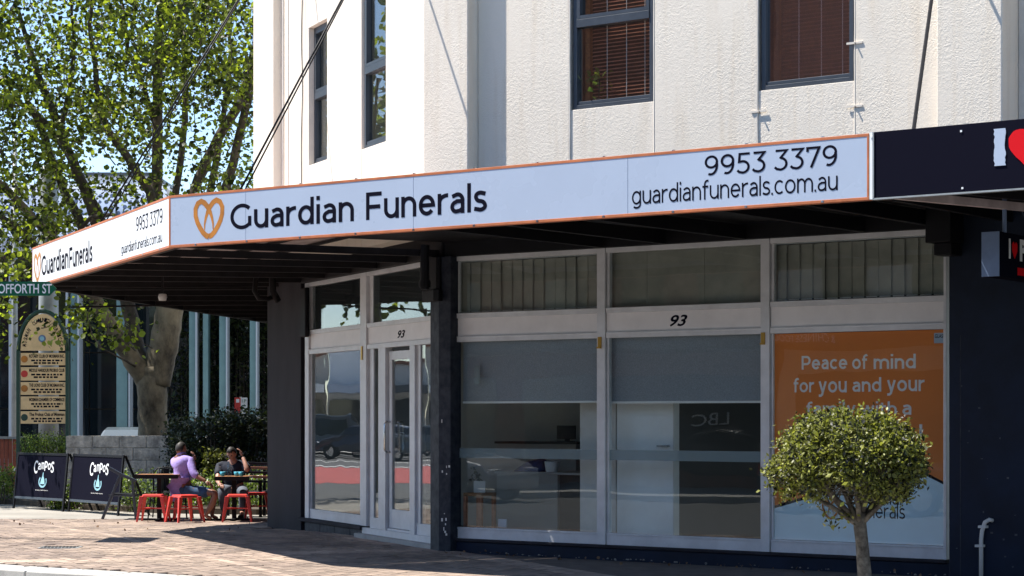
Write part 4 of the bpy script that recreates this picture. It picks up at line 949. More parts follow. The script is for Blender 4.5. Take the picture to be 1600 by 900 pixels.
# ================================================================== THINGS ON AND AT THE FOOTPATH
# white conduit on the dark wall
q = MB(); e = .335; zt = A.z(1545,812,e)
q.tube([A.p(A.s(1533,e), -.02, e), A.p(A.s(1533,e), A.z(1533,843,e), e), A.p(A.s(1534.5,e), A.z(1534,830,e), e), A.p(A.s(1539,e), A.z(1539,816,e), e), A.p(A.s(1546,e), zt, e), A.p(A.s(1549,e), zt-.01, e-.03)], .021, 10)
cp = thing('conduit_pipe', 'thin white bent pipe fixed to the dark wall at the lower right', 'pipe', tuple(A.p(A.s(1533,e), 0, e)))
q.build('pipe', M['offwhite'], cp, smooth=True)
for y in (853, 823):
    q = MB(); a = A.s(1533 if y > 840 else 1538, e); z = A.z(1533, y, e); q.wbox(A, a-.055, a+.028, .302, .362, z-.012, z+.012); q.build('clamp', M['offwhite'], cp)

# topiary tree
TY = 16.6; tb_ = at(1349, 950, TY); tb_.z = 0
tree = thing('topiary_tree', 'round clipped topiary tree on a thin trunk in front of the orange poster', 'tree', tuple(tb_))
q = MB(); tr = [Vector((tb_.x, TY, -.02)), at(1351,900,TY), at(1347,850,TY), at(1343,815,TY), at(1345,800,TY)]
q.tube(tr, [.066,.060,.054,.056,.055], 10); q.build('trunk', M['barks'], tree, smooth=True)
top = at(1343,812,TY); limbs = []
for px, py, dy in ((1322,770,0),(1300,735,.1),(1362,765,-.1),(1385,735,.1),(1340,740,.2),(1330,745,-.25),(1365,720,-.2),(1275,742,.0),(1412,750,.05),(1250,765,-.1),(1400,770,-.2),(1345,700,0),(1260,720,-.15),(1425,725,.15)):
    e_p = at(px,py,TY+dy); mid = top.lerp(e_p,.45)+Vector((rnd.uniform(-.03,.03),rnd.uniform(-.03,.03),rnd.uniform(-.04,.02)))
    limbs.append((top+Vector((0,0,-.05)), mid, e_p))
for i, l in enumerate(limbs):
    q = MB(); q.tube(l, [.036 if i < 5 else .024, .02, .008], 7); q.build('limb', M['barks'], tree, smooth=True)
tw = MB(); rg = random.Random(4); cents = []
ctr = at(1325,725,TY); 
for i in range(900):
    t = rg.uniform(0, 2*math.pi); u = rg.uniform(-.62, 1); rr = math.sqrt(max(0,1-u*u)); k = rg.uniform(.80, 1.0) if rg.random() < .8 else rg.uniform(.45,.8)
    bump_ = 1+.05*math.sin(3*t+2*u)+.04*math.sin(7*t+1)+.03*math.sin(9*u*2)
    x = rr*math.cos(t)*.60*k*bump_; y = rr*math.sin(t)*.59*k*bump_; z = u*.44*k*bump_ if u > 0 else u*.43*k
    z -= .14*(x/.66)**2*0
    if u < -.2 and rg.random() < .5: continue
    if u < -.05 and k < .8: continue
    cents.append((ctr.x+x, ctr.y+y, ctr.z+z-.02))
for i in range(0, len(cents), 3):
    l = rg.choice(limbs); tw.tube([l[1].lerp(l[2], rg.random()), Vector(l[2]).lerp(Vector(cents[i]), .5)+Vector((0,0,-.03)), cents[i]], [.007,.005,.002], 4, cap=False)
tw.build('twigs', M['barks'], tree, stuff=True)
leafobj('crown', [leaves(cents, 46, .034, .033, 3, shape=1), leaves(cents[::3], 8, .06, .048, 4, shape=1), leaves([(ctr.x-.2+.05*k, TY-.15+.02*k, ctr.z-.42-.03*(k%3)) for k in range(5)], 9, .03, .05, 9, shape=1)], M['leafs'], tree)

# street name sign
ST = 27.0
ss = thing('street_sign', 'green street name sign with white capitals at the left edge', 'sign', tuple(at(-45, 1, ST)*1) ); ss.location.z = gz(ST)
WSn = Wall((0, ST), (1, 0)); WSn.n = Vector((0,-1))
xs0, xs1 = at(-92,0,ST).x, at(77,0,ST).x; z0, z1 = at(0,462,ST).z, at(0,440,ST).z
q = MB(); tipx = at(88,0,ST).x; zm = (z0+z1)/2
pl_ = [(xs0,z0),(xs1,z0),(tipx,zm),(xs1,z1),(xs0,z1)]
q.add([(x,ST,z) for x, z in pl_]+[(x,ST+.03,z) for x, z in pl_], [(0,1,2,3,4),(9,8,7,6,5)]+[(i,(i+1)%5,5+(i+1)%5,5+i) for i in range(5)]); q.build('blade', M['streetgreen'], ss, bevel=.002)
text('SPOFFORTH ST', WSn, ss, at(-17,0,ST).x, at(81,0,ST).x, at(0,458.5,ST).z, at(0,443.5,ST).z, .002, M['white'], weight=.012)
q = MB(); px_ = at(-45,0,ST).x; q.tube([(px_,ST+.06,gz(ST)),(px_,ST+.06,z1+.05)], .035, 10); q.build('post', M['pole'], ss, smooth=True)
q = MB(); q.wbox(WSn, px_-.05, px_+.05, -.10, -.031, z0+.03, z1-.03); q.build('clamp', M['pole'], ss)

# community notice board
BY = 41.0; WB_ = Wall((0, BY), (1,0)); WB_.n = Vector((0,-1)); GZF = gz(BY)
nb = thing('notice_board', 'cream arched community club board between dark green posts', 'sign board', tuple(at(67,0,BY))); nb.location.z = GZF
X = lambda px: at(px,0,BY).x
Z = lambda py: at(0,py,BY).z
for px in (28.5, 105.5):
    q = MB(); q.box(X(px)-.035, X(px)+.035, BY-.035, BY+.035, GZF, Z(548)); q.build('post', M['green'], nb, bevel=.006)
xc, rx = X(67), X(105.5)-X(67); arc = [(xc+rx*math.cos(R(a)), Z(548)+(Z(486)-Z(548))*math.sin(R(a))) for a in range(0, 181, 12)]
q = MB(); q.tube([(x,BY,z) for x, z in arc], .04, 8); q.build('arch', M['green'], nb, smooth=True)
rx2 = rx*.90; arc2 = [(xc+rx2*math.cos(R(a)), Z(548)+(Z(490.5)-Z(548))*math.sin(R(a))) for a in range(0, 181, 10)]; n = len(arc2)
q = MB(); q.add([(x,BY-.015,z) for x, z in arc2]+[(x,BY+.015,z) for x, z in arc2], [tuple(range(n)), tuple(range(n,2*n))[::-1]]+[(i,(i+1)%n,n+(i+1)%n,n+i) for i in range(n)]); q.build('arched_panel', M['cream2'], nb)
# letters set round the arch
body = 'MOSMAN  COMMUNITY SERVICES'; n = len(body)
class Turned:
    def __init__(s, cx, cz, a): s.c = (cx, cz); s.a = a
    def p(s, x, z, e): c, t = math.cos(s.a), math.sin(s.a); return WB_.p(s.c[0]+x*c-z*t, s.c[1]+x*t+z*c, e)
for i, c in enumerate(body):
    if c == ' ': continue
    a = R(170-160*i/(n-1)); cx_, cz_ = xc+rx2*.84*math.cos(a), Z(548)+(Z(490.5)-Z(548))*.84*math.sin(a)
    text(c, Turned(cx_, cz_, a-R(90)), nb, -.022, .022, -.04, .04, .018, M['ink'], 'letter', weight=.02)
disc(WB_, X(66), Z(529), .075, .016, .020).build('emblem', M['bluebox'], nb); disc(WB_, X(66), Z(529), .045, .0205, .023).build('emblem', M['tealc'], nb)
rows = [(551.6,570.7,'ROTARY CLUB OF MOSMAN INC.','gold'),(573.7,594.7,'MIDDLE HARBOUR PROBUS CLUB','red'),(597,617,'THE LIONS CLUB OF MOSMAN INC.','gold'),(619.5,640,'MOSMAN CHAMBER OF COMMERCE','cream2'),(642.5,662,'The Probus Club of Mosman','green')]
for ya, yb, tx, em in rows:
    q = MB(); q.box(X(32.5), X(102.5), BY-.02, BY+.02, Z(yb), Z(ya)); pn = q.build('panel', M['cream2'], nb, bevel=.004)
    text(tx, WB_, pn, X(46), X(101), Z(ya+7.5), Z(ya+2.2), .0225, M['ink'], 'lettering', weight=.03)
    for k in range(2):
        x = X(49+k*4); lines = MB()
        while x < X(97-k*5):
            w_ = rnd.uniform(.03,.09); lines.wbox(WB_, x, min(x+w_, X(98)), .0205, .0215, Z(ya+13+k*4), Z(ya+10.3+k*4)); x += w_+.022
        lines.build('fine_print', M['ink'], pn, stuff=True)
    disc(WB_, X(38.5), Z((ya+yb)/2), .07, .021, .025).build('emblem', M[em], pn)

# sandwich boards
def board(corners, label):
    """corners: (x,y) of the left foot, right foot and heights; built as an A-frame"""
    (xl_, yl_, Yl), (xr_, yr_, Yr), hl = corners
    a = at(xl_, yl_, Yl); c = at(xr_, yr_, Yr); z0 = gz(36); a.z = z0; c.z = z0
    u = (c-a); wdt = u.length; u.normalize(); nrm = Vector((u.y, -u.x, 0)); 
    if nrm.y > 0: nrm = -nrm
    t = thing('sandwich_board', label, 'sandwich board', tuple((a+c)/2), 'coffee sandwich boards by the garden')
    lean = .11
    def P(s_, h, e): return a+u*s_+Vector((0,0,h))-nrm*(lean*h/hl)+nrm*e
    for s_ in (.0, wdt-.05):
        q = MB(); q.hexa([P(s_,0,0),P(s_+.05,0,0),P(s_+.05,0,-.03),P(s_,0,-.03),P(s_,hl,0),P(s_+.05,hl,0),P(s_+.05,hl,-.03),P(s_,hl,-.03)]); q.build('leg', M['black'], t, bevel=.003)
        q = MB(); q.beam(P(s_+.025,hl-.01,-.05), P(s_+.025,0,-.62), .04, .03); q.build('rear_leg', M['black'], t)
    for h0 in (.19, hl-.05):
        q = MB(); q.hexa([P(.051,h0,0),P(wdt-.051,h0,0),P(wdt-.051,h0,-.03),P(.051,h0,-.03),P(.051,h0+.045,0),P(wdt-.051,h0+.045,0),P(wdt-.051,h0+.045,-.03),P(.051,h0+.045,-.03)]); q.build('rail', M['black'] if h0 > .5 else M['alu'], t, bevel=.003)
    q = MB(); q.hexa([P(.051,.236,-.01),P(wdt-.051,.236,-.01),P(wdt-.051,.236,-.02),P(.051,.236,-.02),P(.051,hl-.051,-.01),P(wdt-.051,hl-.051,-.01),P(wdt-.051,hl-.051,-.02),P(.051,hl-.051,-.02)]); q.build('panel', M['ink'], t)
    W_ = Wall((a.x, a.y), (1,0)); W_.u = u.xy.copy(); W_.n = nrm.xy.copy()
    class LW:                      # the leaning face
        def p(s, x, z, e): v = P(x, z-z0, -.01+e); return v
    L_ = LW(); hh = hl/1.08; cx_ = wdt*.55
    # "Campos": capital and final letter larger, on an arc
    for i, (ch_, h_, dz) in enumerate((('C',.19,-.035),('a',.10,.035),('m',.10,.05),('p',.14,.02),('o',.10,.04),('S',.16,-.01))):
        h_ *= 1.3; x = cx_-.37*hh+i*.122*hh+(.0 if i == 0 else .03); w_ = .14 if i == 0 else .105
        text(ch_, L_, t, x, x+w_*hh, z0+.72*hh+dz, z0+.72*hh+dz+h_*hh, .002, M['white'], 'letter', weight=.01)
    q = MB(); cz = z0+.54*hh; ring = [(cx_+.135*hh*math.cos(R(k)), cz+.10*hh*math.sin(R(k))) for k in range(140, 401, 14)]
    ribbon(L_, ring, .035*hh, .001, .003).build('cup_emblem', M['tealc'], t)
    q = MB(); q.add([L_.p(cx_+x*hh, cz+z*hh, .004) for x, z in ((-.085,-.05),(.085,-.05),(.06,.04),(.015,.10),(.01,.17),(-.01,.17),(-.02,.10),(-.06,.04))], [tuple(range(8))]); q.build('cup_emblem', M['tealc'], t)
    text('Specialty Coffee Roasters', L_, t, cx_-.24*hh, cx_+.24*hh, z0+.36*hh, z0+.385*hh, .002, M['offwhite'], weight=.01)
board(((19, 794, 38.6), (98, 799, 37.2), 1.06), 'black coffee sandwich board at the far left, wholly in view')
board(((105, 801, 37.2), (184, 808, 35.6), 1.06), 'black coffee sandwich board partly behind the dark metal chair frame')

# litter, pebbles and fallen leaves along the walls
q = MB(); rgl = random.Random(9)
for k in range(90):
    if rgl.random() < .6: a = rgl.uniform(.3, 6.4); v = A.p(a, 0, .06+abs(rgl.gauss(0,.09)))
    else: a = rgl.uniform(-5, 0); v = B.p(a, 0, .15+abs(rgl.gauss(0,.3)))
    z = gz(v.y)+.002; r = rgl.uniform(.004,.014); t = rgl.uniform(0,3)
    q.hexa([(v.x-r,v.y-r*.6,z),(v.x+r,v.y-r,z),(v.x+r,v.y+r,z),(v.x-r,v.y+r,z),(v.x-r*.5,v.y-r*.5,z+r),(v.x+r*.5,v.y-r*.5,z+r*1.1),(v.x+r*.5,v.y+r*.5,z+r),(v.x-r*.5,v.y+r*.5,z+r*.8)])
o = q.build('wall_grit', M['plaza']); o['kind'] = 'stuff'; o['label'] = 'grit and small pebbles lying along the foot of the shopfront walls'
leafobj('fallen_leaves', [leaves([tuple(A.p(rgl.uniform(.2,6.4), .012, rgl.uniform(.06,.5))) for _ in range(60)]+[tuple(at(rgl.uniform(0,420),0,rgl.uniform(24,33)).xy)+(-.02,) for _ in range(50)], 1, (.1,.1,.002), .03, 3)], M['dryleaf'], None, label='dry fallen leaves scattered on the brick pavement')

# made-up signal left of the frame, added so its shadow falls on the bricks
tsg = thing('shadow_signal', 'made-up crossing signal out of view at the kerb corner, added to cast a shadow', 'shadow caster', (-7.75, 26.95, gz(26.95)))
q = MB(); q.tube([(-7.75,26.95,gz(27)),(-7.75,26.95,5.3)], .055, 10); q.build('pole', M['pole'], tsg, smooth=True)
q = MB(); q.box(-7.62,-7.3,26.4,27.5,4.35,5.15); q.build('backing_board', M['black'], tsg, bevel=.03)
for k, mm in enumerate(('redheart','gold','streetgreen')):
    q = MB(); q.tube([(-7.299,26.95,4.98-.24*k),(-7.27,26.95,4.98-.24*k)], .09, 14); q.build('lens', M[mm], tsg)

dg_ = thing('drain_cover', 'small slotted metal cover set in the sunlit bricks at the lower left', 'drain cover', tuple(at(94,857,24.9).xy)+(0.006,))
c = at(94,0,24.9)
q = MB(); q.box(c.x-.24, c.x+.24, 24.72, 25.08, -.02, .006); q.build('frame', M['pole'], dg_)
for k in range(10):
    q = MB(); x = c.x-.2+k*.044; q.box(x-.012, x+.012, 24.76, 25.04, .0065, .010); q.build('bar', M['black'], dg_)

# ================================================================== GARDEN AND CAFE
GF = gz(38)
# soil bed and stone wall
b = MB(); b.prism([at(-60,0,41.2).xy, at(20,0,40.2).xy, at(110,0,38.2).xy, at(250,0,36.6).xy, at(400,0,36.0).xy, at(560,0,36.4).xy, at(560,0,50).xy, at(-60,0,50).xy], GF-.05, GF+.10)
struct(b.build('garden_bed', M['soil']))
WY = 40.0
sw = thing('stone_wall', 'low grey stone block wall behind the cafe tables', 'wall', tuple(at(186,0,WY))); sw.location.z = GF
topz = at(0,681,WY).z; ch_ = .243; xL, xR = at(103,0,WY).x, at(268,0,WY).x
q = MB(); q.box(xL+.012, xR-.012, WY+.015, WY+.42, GF, topz-.03); q.build('mortar', M['grout'], sw)
n_c = 7
for r in range(n_c):
    z1 = topz-r*ch_; z0 = z1-ch_+.008; x = xL-(.26 if r % 2 else 0)
    while x < xR-.03:
        a = max(x, xL); c = min(x+.52, xR)
        if c-a > .04:
            q = MB(); dz = rnd.uniform(0,.008); q.box(a+.004, c-.004, WY-dz, WY+.3, max(z0, GF-.02), z1, ); q.build('stone_block', M['stone'], sw, bevel=.012)
        x += .525
    q = MB(); q.box(xR-.001+.001, xR+.02, WY-.004, WY+.45, max(z0,GF-.02), z1); q.build('stone_block', M['stone'], sw, bevel=.01)

def plant_patch(name, label, cat, pts, npl, spread, size, m, seed, flowers=0, group=None, stemh=.3, shape=1):
    c0 = pts[0]; t = thing(name, label, cat, (c0[0], c0[1], GF), group)
    leafobj('foliage', [leaves(pts, npl, spread, size, seed, shape=shape)], M[m], t)
    q = MB(); rg = random.Random(seed)
    for p in pts[::3]:
        q.tube([(p[0]+rg.uniform(-.1,.1), p[1], GF), (p[0], p[1], p[2]-.02)], [.014,.005], 5, cap=False)
    q.build('stem', M['barkd'], t, stuff=True)
    if flowers:
        rg2 = np.random.default_rng(seed); P = np.array(pts)[rg2.integers(0, len(pts), flowers)]+rg2.normal(0, 1, (flowers, 3))*np.array(spread)*1.1-np.array([0,.05,0])
        leafobj('flower', [leaves(P, 5, .012, .05, seed+1, shape=1)], M['flower'], t)
    return t
def cloud(px0, px1, py0, py1, Y0, Y1, n, seed):
    rg = random.Random(seed); out = []
    for _ in range(n):
        Y = rg.uniform(Y0, Y1); v = at(rg.uniform(px0,px1), rg.uniform(py0,py1), Y); v.z = max(v.z, GF+.03); out.append(tuple(v))
    return out
# dark hedge shrubs behind the tables
plant_patch('hedge', 'dark leafy hedge right of the stone wall behind the seated people', 'hedge', cloud(268,345,655,735,38.6,39.8,150,11), 34, (.10,.10,.08), .075, 'leafd', 11)
plant_patch('hedge', 'dark leafy hedge beside the charcoal pier under the parking sign', 'hedge', cloud(340,430,645,715,39.0,40.2,170,12), 34, (.10,.10,.08), .075, 'leafd', 12)
plant_patch('shrub', 'low rounded green shrub at the foot of the notice board', 'shrub', cloud(38,104,682,720,41.6,42.4,90,13), 40, (.09,.09,.07), .05, 'leafg', 13)
for i, (a, c, y0, y1, Y0, Y1, lb) in enumerate(((-30,24,736,775,40.2,41.5,'flowering ground plants at the far left beside the first sandwich board'),(84,130,760,795,38.0,38.8,'low green plants between the two sandwich boards'),(176,262,740,800,36.9,38.2,'white flowering ground plants under the empty cafe table'),(262,345,745,800,36.9,38.4,'dark ground plants behind the legs of the person in purple'),(340,425,735,800,36.9,38.4,'ground plants with pale flowers under the slatted bench'))):
    plant_patch('ground_plant', lb, 'plant', cloud(a,c,y0,y1,Y0,Y1,70,20+i), 34, (.08,.1,.07), .06, 'leafg', 20+i, flowers=26, group='garden plants round the cafe')
plant_patch('dry_plant', 'pale yellow dry foliage clump between the two seated people', 'plant', cloud(322,352,706,745,38.2,38.5,40,31), 40, (.05,.06,.05), .07, 'leafs', 31)
# red fence
fn = thing('timber_fence', 'red slatted timber fence at the far left edge', 'fence', tuple(at(0,0,44.5))); fn.location.z = GF
for k in range(16):
    px = -70+k*6.4; a = at(px,0,44.5).x; q = MB(); q.box(a, a+.075, 44.5, 44.53, GF, at(0,686,44.5).z); q.build('slat', M['fence'], fn)
q = MB(); q.box(at(-72,0,44.5).x, at(34,0,44.5).x, 44.44, 44.6, at(0,686,44.5).z+.001, at(0,682,44.5).z); q.build('top_rail', M['kerb'], fn)

# furniture of the cafe -------------------------------------------------
CY = 33.8; CG = gz(CY)
def stool(px, Y, rz, label):
    t = thing('metal_stool', label, 'stool', tuple(at(px,0,Y)), 'red metal cafe stools'); t.location.z = gz(Y)
    return t
st0 = stool(240, 33.7, 0, 'red metal stool standing alone under the left end of the empty table')
h = .455; L0 = Vector(st0.location)
def T(x, y, z): return (L0.x+x, L0.y+y, L0.z+z)
q = MB(); s1, s2 = .155, .17
q.hexa([T(-s2,-s2,h-.045),T(s2,-s2,h-.045),T(s2,s2,h-.045),T(-s2,s2,h-.045),T(-s1,-s1,h),T(s1,-s1,h),T(s1,s1,h),T(-s1,s1,h)]); q.build('seat', M['red'], st0, bevel=.012)
for sx in (-1,1):
    for sy in (-1,1):
        q = MB(); a, f_ = .165, .235
        q.hexa([T(sx*f_-.014,sy*f_-.014,0),T(sx*f_+.014,sy*f_-.014,0),T(sx*f_+.014,sy*f_+.014,0),T(sx*f_-.014,sy*f_+.014,0),
                T(sx*a-.032,sy*a-.032,h-.03),T(sx*a+.012*0+.032*1,sy*a-.032,h-.03),T(sx*a+.032,sy*a+.032,h-.03),T(sx*a-.032,sy*a+.032,h-.03)])
        q.build('leg', M['red'], st0, bevel=.004)
q = MB(); q.beam(T(-.19,-.19,.22), T(.19,.19,.22), .012, .02); q.build('brace', M['red'], st0); q = MB(); q.beam(T(-.19,.19,.225), T(.19,-.19,.225), .012, .02); q.build('brace', M['red'], st0)
for px, Y, rz, lb in ((289, 33.4, .62, 'red metal stool turned cornerwise below the person in purple'), (371, 33.7, .1, 'red metal stool in front of the person in the navy shirt'), (402, 34.5, .25, 'red metal stool half hidden by the charcoal pier'), (294, 34.3, .1, 'red metal stool directly under the person in purple')):
    v = at(px,0,Y); dup(st0, (v.x, v.y, gz(Y)), rz, lb)

def table(px0, px1, ytop, Y, label, cat='table'):
    a, c = at(px0,ytop,Y), at(px1,ytop,Y); t = thing('cafe_table', label, cat, ((a.x+c.x)/2, Y, gz(Y)), 'cafe tables with timber tops')
    m_ = (a.x+c.x)/2
    for k in range(4):
        q = MB(); y = Y-.3+k*.152; q.box(a.x, c.x, y, y+.15, a.z-.03, a.z); q.build('board', M['timber'], t, bevel=.004)
    q = MB(); q.box(a.x-.01, c.x+.01, Y-.315, Y-.302, a.z-.065, a.z+.003); q.build('edge', M['black'], t)
    q = MB(); q.box(m_-.035, m_+.035, Y-.035, Y+.035, gz(Y)+.03, a.z-.031); q.build('pedestal', M['black'], t)
    q = MB(); q.beam((m_-.3,Y,gz(Y)+.018), (m_+.3,Y,gz(Y)+.018), .06, .03); q.build('foot', M['black'], t); q = MB(); q.beam((m_,Y-.28,gz(Y)+.02), (m_,Y+.28,gz(Y)+.02), .06, .03); q.build('foot', M['black'], t)
    return t, a.z
t1, zt1 = table(216, 282, 741, 34.1, 'timber topped cafe table standing empty left of the person in purple')
t2, zt2 = table(340, 392, 744, 34.1, 'timber topped cafe table between the two people')
# bottle and cups
bo = MB(); bo.lathe(at(358,744,34.0), [(.04,0),(.042,.02),(.042,.16),(.018,.25),(.016,.32),(.018,.33),(.0,.33)], 14)
clear = glass('bottle_glass', (.82,.88,.92), 1.9); tag(bo.build('water_bottle', clear, None, smooth=True), 'clear glass water bottle on the table between the people', 'bottle')
for px, Y, lb in ((377, 33.95, 'turquoise cup at the right end of the table'), (370, 34.2, 'turquoise cup just behind the other cup'), (348, 33.9, 'turquoise cup left of the water bottle')):
    q = MB(); q.lathe(at(px,744,Y), [(.028,0),(.04,.02),(.05,.075),(.046,.075),(.036,.02)], 14); tag(q.build('cup', M['blue'], None, smooth=True), lb, 'cup')
# black metal chairs
def metal_chair(px, Y, rz, label):
    t = thing('metal_chair', label, 'chair', tuple(at(px,0,Y)), 'black metal cafe chairs'); t.location.z = gz(Y); return t
c0 = metal_chair(256, 34.9, 0, 'black metal chair pulled in behind the empty table'); L0 = Vector(c0.location)
q = MB(); q.box(L0.x-.2, L0.x+.2, L0.y-.2, L0.y+.2, L0.z+.44, L0.z+.46); q.build('seat', M['black'], c0, bevel=.01)
for sx in (-1,1):
    for sy in (-1,1):
        q = MB(); q.tube([T(sx*.23,sy*.23,0),T(sx*.18,sy*.18,.45)], .013, 6); q.build('leg', M['black'], c0)
q = MB(); q.tube([T(-.21,.2,.45),T(-.22,.24,.75),T(-.16,.27,.84),T(0,.28,.86),T(.16,.27,.84),T(.22,.24,.75),T(.21,.2,.45)], .014, 8); q.build('back_frame', M['black'], c0, smooth=True)
q = MB(); q.box(L0.x-.05, L0.x+.05, L0.y+.235, L0.y+.25, L0.z+.46, L0.z+.84); q.build('splat', M['black'], c0)
v = at(276,0,34.6); dup(c0, (v.x, v.y, gz(34.6)), 1.5, 'black metal chair turned sideways by the purple shirt')
# large dark frame chair on the left (leaning A shape)
fc = thing('lounge_chair', 'large dark metal armchair frame in front of the second sandwich board', 'chair', tuple(at(185,0,34.6))); fc.location.z = gz(34.6)
Yf = 34.6
def fb(pts, w_=.045): 
    q = MB()
    for a, c in zip(pts, pts[1:]): q.beam(a, c, w_, w_)
    return q
for k, Yk in enumerate((Yf-.25, Yf+.3)):
    fb([at(160,811,Yk), at(188,742,Yk)]).build('front_leg', M['alu'], fc, bevel=.004); fb([at(213,815,Yk), at(207,752,Yk)]).build('rear_leg', M['alu'], fc, bevel=.004)
    fb([at(170,731,Yk), at(190,742,Yk), at(213,752,Yk)], .05).build('arm', M['alu'], fc, bevel=.004)
fb([at(170,774,Yf-.25), at(210,775,Yf-.25)], .03).build('rail', M['alu'], fc); 
q = MB(); a, c = at(174,774,Yf-.22), at(210,776,Yf-.22); q.hexa([a, c, c+Vector((0,.5,0)), a+Vector((0,.5,0)), a+Vector((0,0,.03)), c+Vector((0,0,.03)), c+Vector((0,.5,.03)), a+Vector((0,.5,.03))]); q.build('seat', M['black'], fc)
for k in range(5):
    q = MB(); a = at(210,748,Yf-.2+.11*k); c = at(214,776,Yf-.2+.11*k); q.beam(a, c, .03, .015); q.build('back_slat', M['alu'], fc)
# slatted bench behind the man
bn = thing('slatted_bench', 'slatted garden bench behind the person in navy beside the pier', 'bench', tuple(at(395,0,35.6))); bn.location.z = gz(35.6)
for k, y in enumerate((724, 731, 738, 745, 752)):
    q = MB(); a, c = at(352,y-1,35.7-.03*k), at(432,y+1,35.7-.03*k); q.beam(a, c, .02, .045); q.build('slat', M['wood'] if k % 2 else M['offwhite'] if False else M['charcoal'], bn, bevel=.003)
for k in range(4):
    q = MB(); y = 35.15+k*.12; q.beam((at(352,0,y).x,y,gz(y)+.43), (at(432,0,y).x,y,gz(y)+.43), .1, .025, ); q.build('seat_slat', M['charcoal'], bn)
for px in (355, 412, 430):
    q = MB(); a = at(px,0,35.6).x; q.beam((a,35.15,GF), (a,35.15,GF+.62), .05, .05); q.beam((a,35.7,GF), (a,35.72,GF+.85), .05, .05); q.beam((a,35.13,GF+.62), (a,35.7,GF+.60), .05, .04); q.build('bench_leg', M['black'], bn)

# ------------------------------------------------------------------ people
def skin_mesh(name, chains, m, parent, sub=1, root=0):
    """chains: list of [(point, radius), ...]; a chain may start from an existing point given as an int"""
    vs = []; es = []; rs = []
    for chn in chains:
        prev = None
        for it in chn:
            if isinstance(it, int): prev = it; continue
            vs.append(Vector(it[0])); rs.append(it[1]); i = len(vs)-1
            if prev is not None: es.append((prev, i))
            prev = i
    o0 = Vector(parent.location)
    me = bpy.data.meshes.new(name); me.from_pydata([v-o0 for v in vs], es, []); me.materials.append(m)
    o = bpy.data.objects.new(name, me); COL.objects.link(o); o.parent = parent
    md = o.modifiers.new('skin', 'SKIN'); md.use_smooth_shade = True
    sv = me.skin_vertices[0] if me.skin_vertices else None
    if sv is None:
        bm = bmesh.new(); bm.from_mesh(me); bm.verts.layers.skin.verify(); bm.to_mesh(me); bm.free(); sv = me.skin_vertices[0]
    for k, r_ in enumerate(rs):
        sv.data[k].radius = (r_, r_) if not isinstance(r_, tuple) else r_; sv.data[k].use_root = (k == root)
    sb = o.modifiers.new('sub', 'SUBSURF'); sb.levels = sub; sb.render_levels = sub
    return o
def head(c, r, face, m, hairm, parent, tilt=0):
    """c centre of the head, face = horizontal unit vector it looks along"""
    f = Vector(face).normalized(); s_ = f.cross(Vector((0,0,1))).normalized(); up = s_.cross(f).normalized()
    bm = bmesh.new(); bmesh.ops.create_icosphere(bm, subdivisions=3, radius=1)
    for v in bm.verts:
        x, y, z = v.co   # x side, y forward, z up
        wd = .78-(.14*max(0,-z)); X_, Y_, Z_ = x*wd*r, y*.92*r*(1 if z > -.4 else .95), z*1.18*r
        if y > .75 and -.25 < z < .05: Y_ += .16*r*(1-abs(x)*3) if abs(x) < .3 else 0     # nose
        if y > .6 and .02 < z < .25 and .2 < abs(x) < .5: Y_ -= .06*r                    # eye sockets
        if z < -.7: Z_ *= .96; Y_ += .1*r
        v.co = Vector(c)-Vector(parent.location)+s_*X_+f*Y_+up*Z_
    for sgn in (-1, 1):
        g_ = bmesh.ops.create_icosphere(bm, subdivisions=1, radius=.2*r); 
        for v in g_['verts']: v.co = Vector(c)-Vector(parent.location)+s_*(sgn*.78*r+v.co.x*.4)+f*(v.co.y*.8)+up*(v.co.z*1.4-.02*r)
    me = bpy.data.meshes.new('head'); bm.to_mesh(me); bm.free(); me.polygons.foreach_set('use_smooth', [True]*len(me.polygons)); me.materials.append(m)
    o = bpy.data.objects.new('head', me); COL.objects.link(o); o.parent = parent
    for sgn in (-1, 1):
        q = MB(); q.lathe(Vector(c)+s_*(sgn*.3*r)+f*.80*r+up*.12*r-Vector((0,0,.012)), [(.0,0),(.012,.004),(.014,.012),(.012,.02),(0,.024)], 8); q.build('eye', M['hair'], parent)
    bm = bmesh.new(); bmesh.ops.create_icosphere(bm, subdivisions=3, radius=1)
    kill = [v for v in bm.verts if (v.co.z < -.35) or (v.co.y > .35 and v.co.z < .45) or (v.co.y > 0 and v.co.z < .12 and abs(v.co.x) < .99)]
    bmesh.ops.delete(bm, geom=kill, context='VERTS')
    for v in bm.verts:
        k = 1.07+.03*math.sin(v.co.x*9+v.co.z*7); v.co = Vector(c)-Vector(parent.location)+s_*(v.co.x*.82*r*k)+f*(v.co.y*.95*r*k)+up*(v.co.z*1.2*r*k)
    me = bpy.data.meshes.new('hair'); bm.to_mesh(me); bm.free(); me.polygons.foreach_set('use_smooth', [True]*len(me.polygons)); me.materials.append(hairm)
    h_ = bpy.data.objects.new('hair', me); COL.objects.link(h_); h_.parent = parent
    so = h_.modifiers.new('t', 'SOLIDIFY'); so.thickness = .012
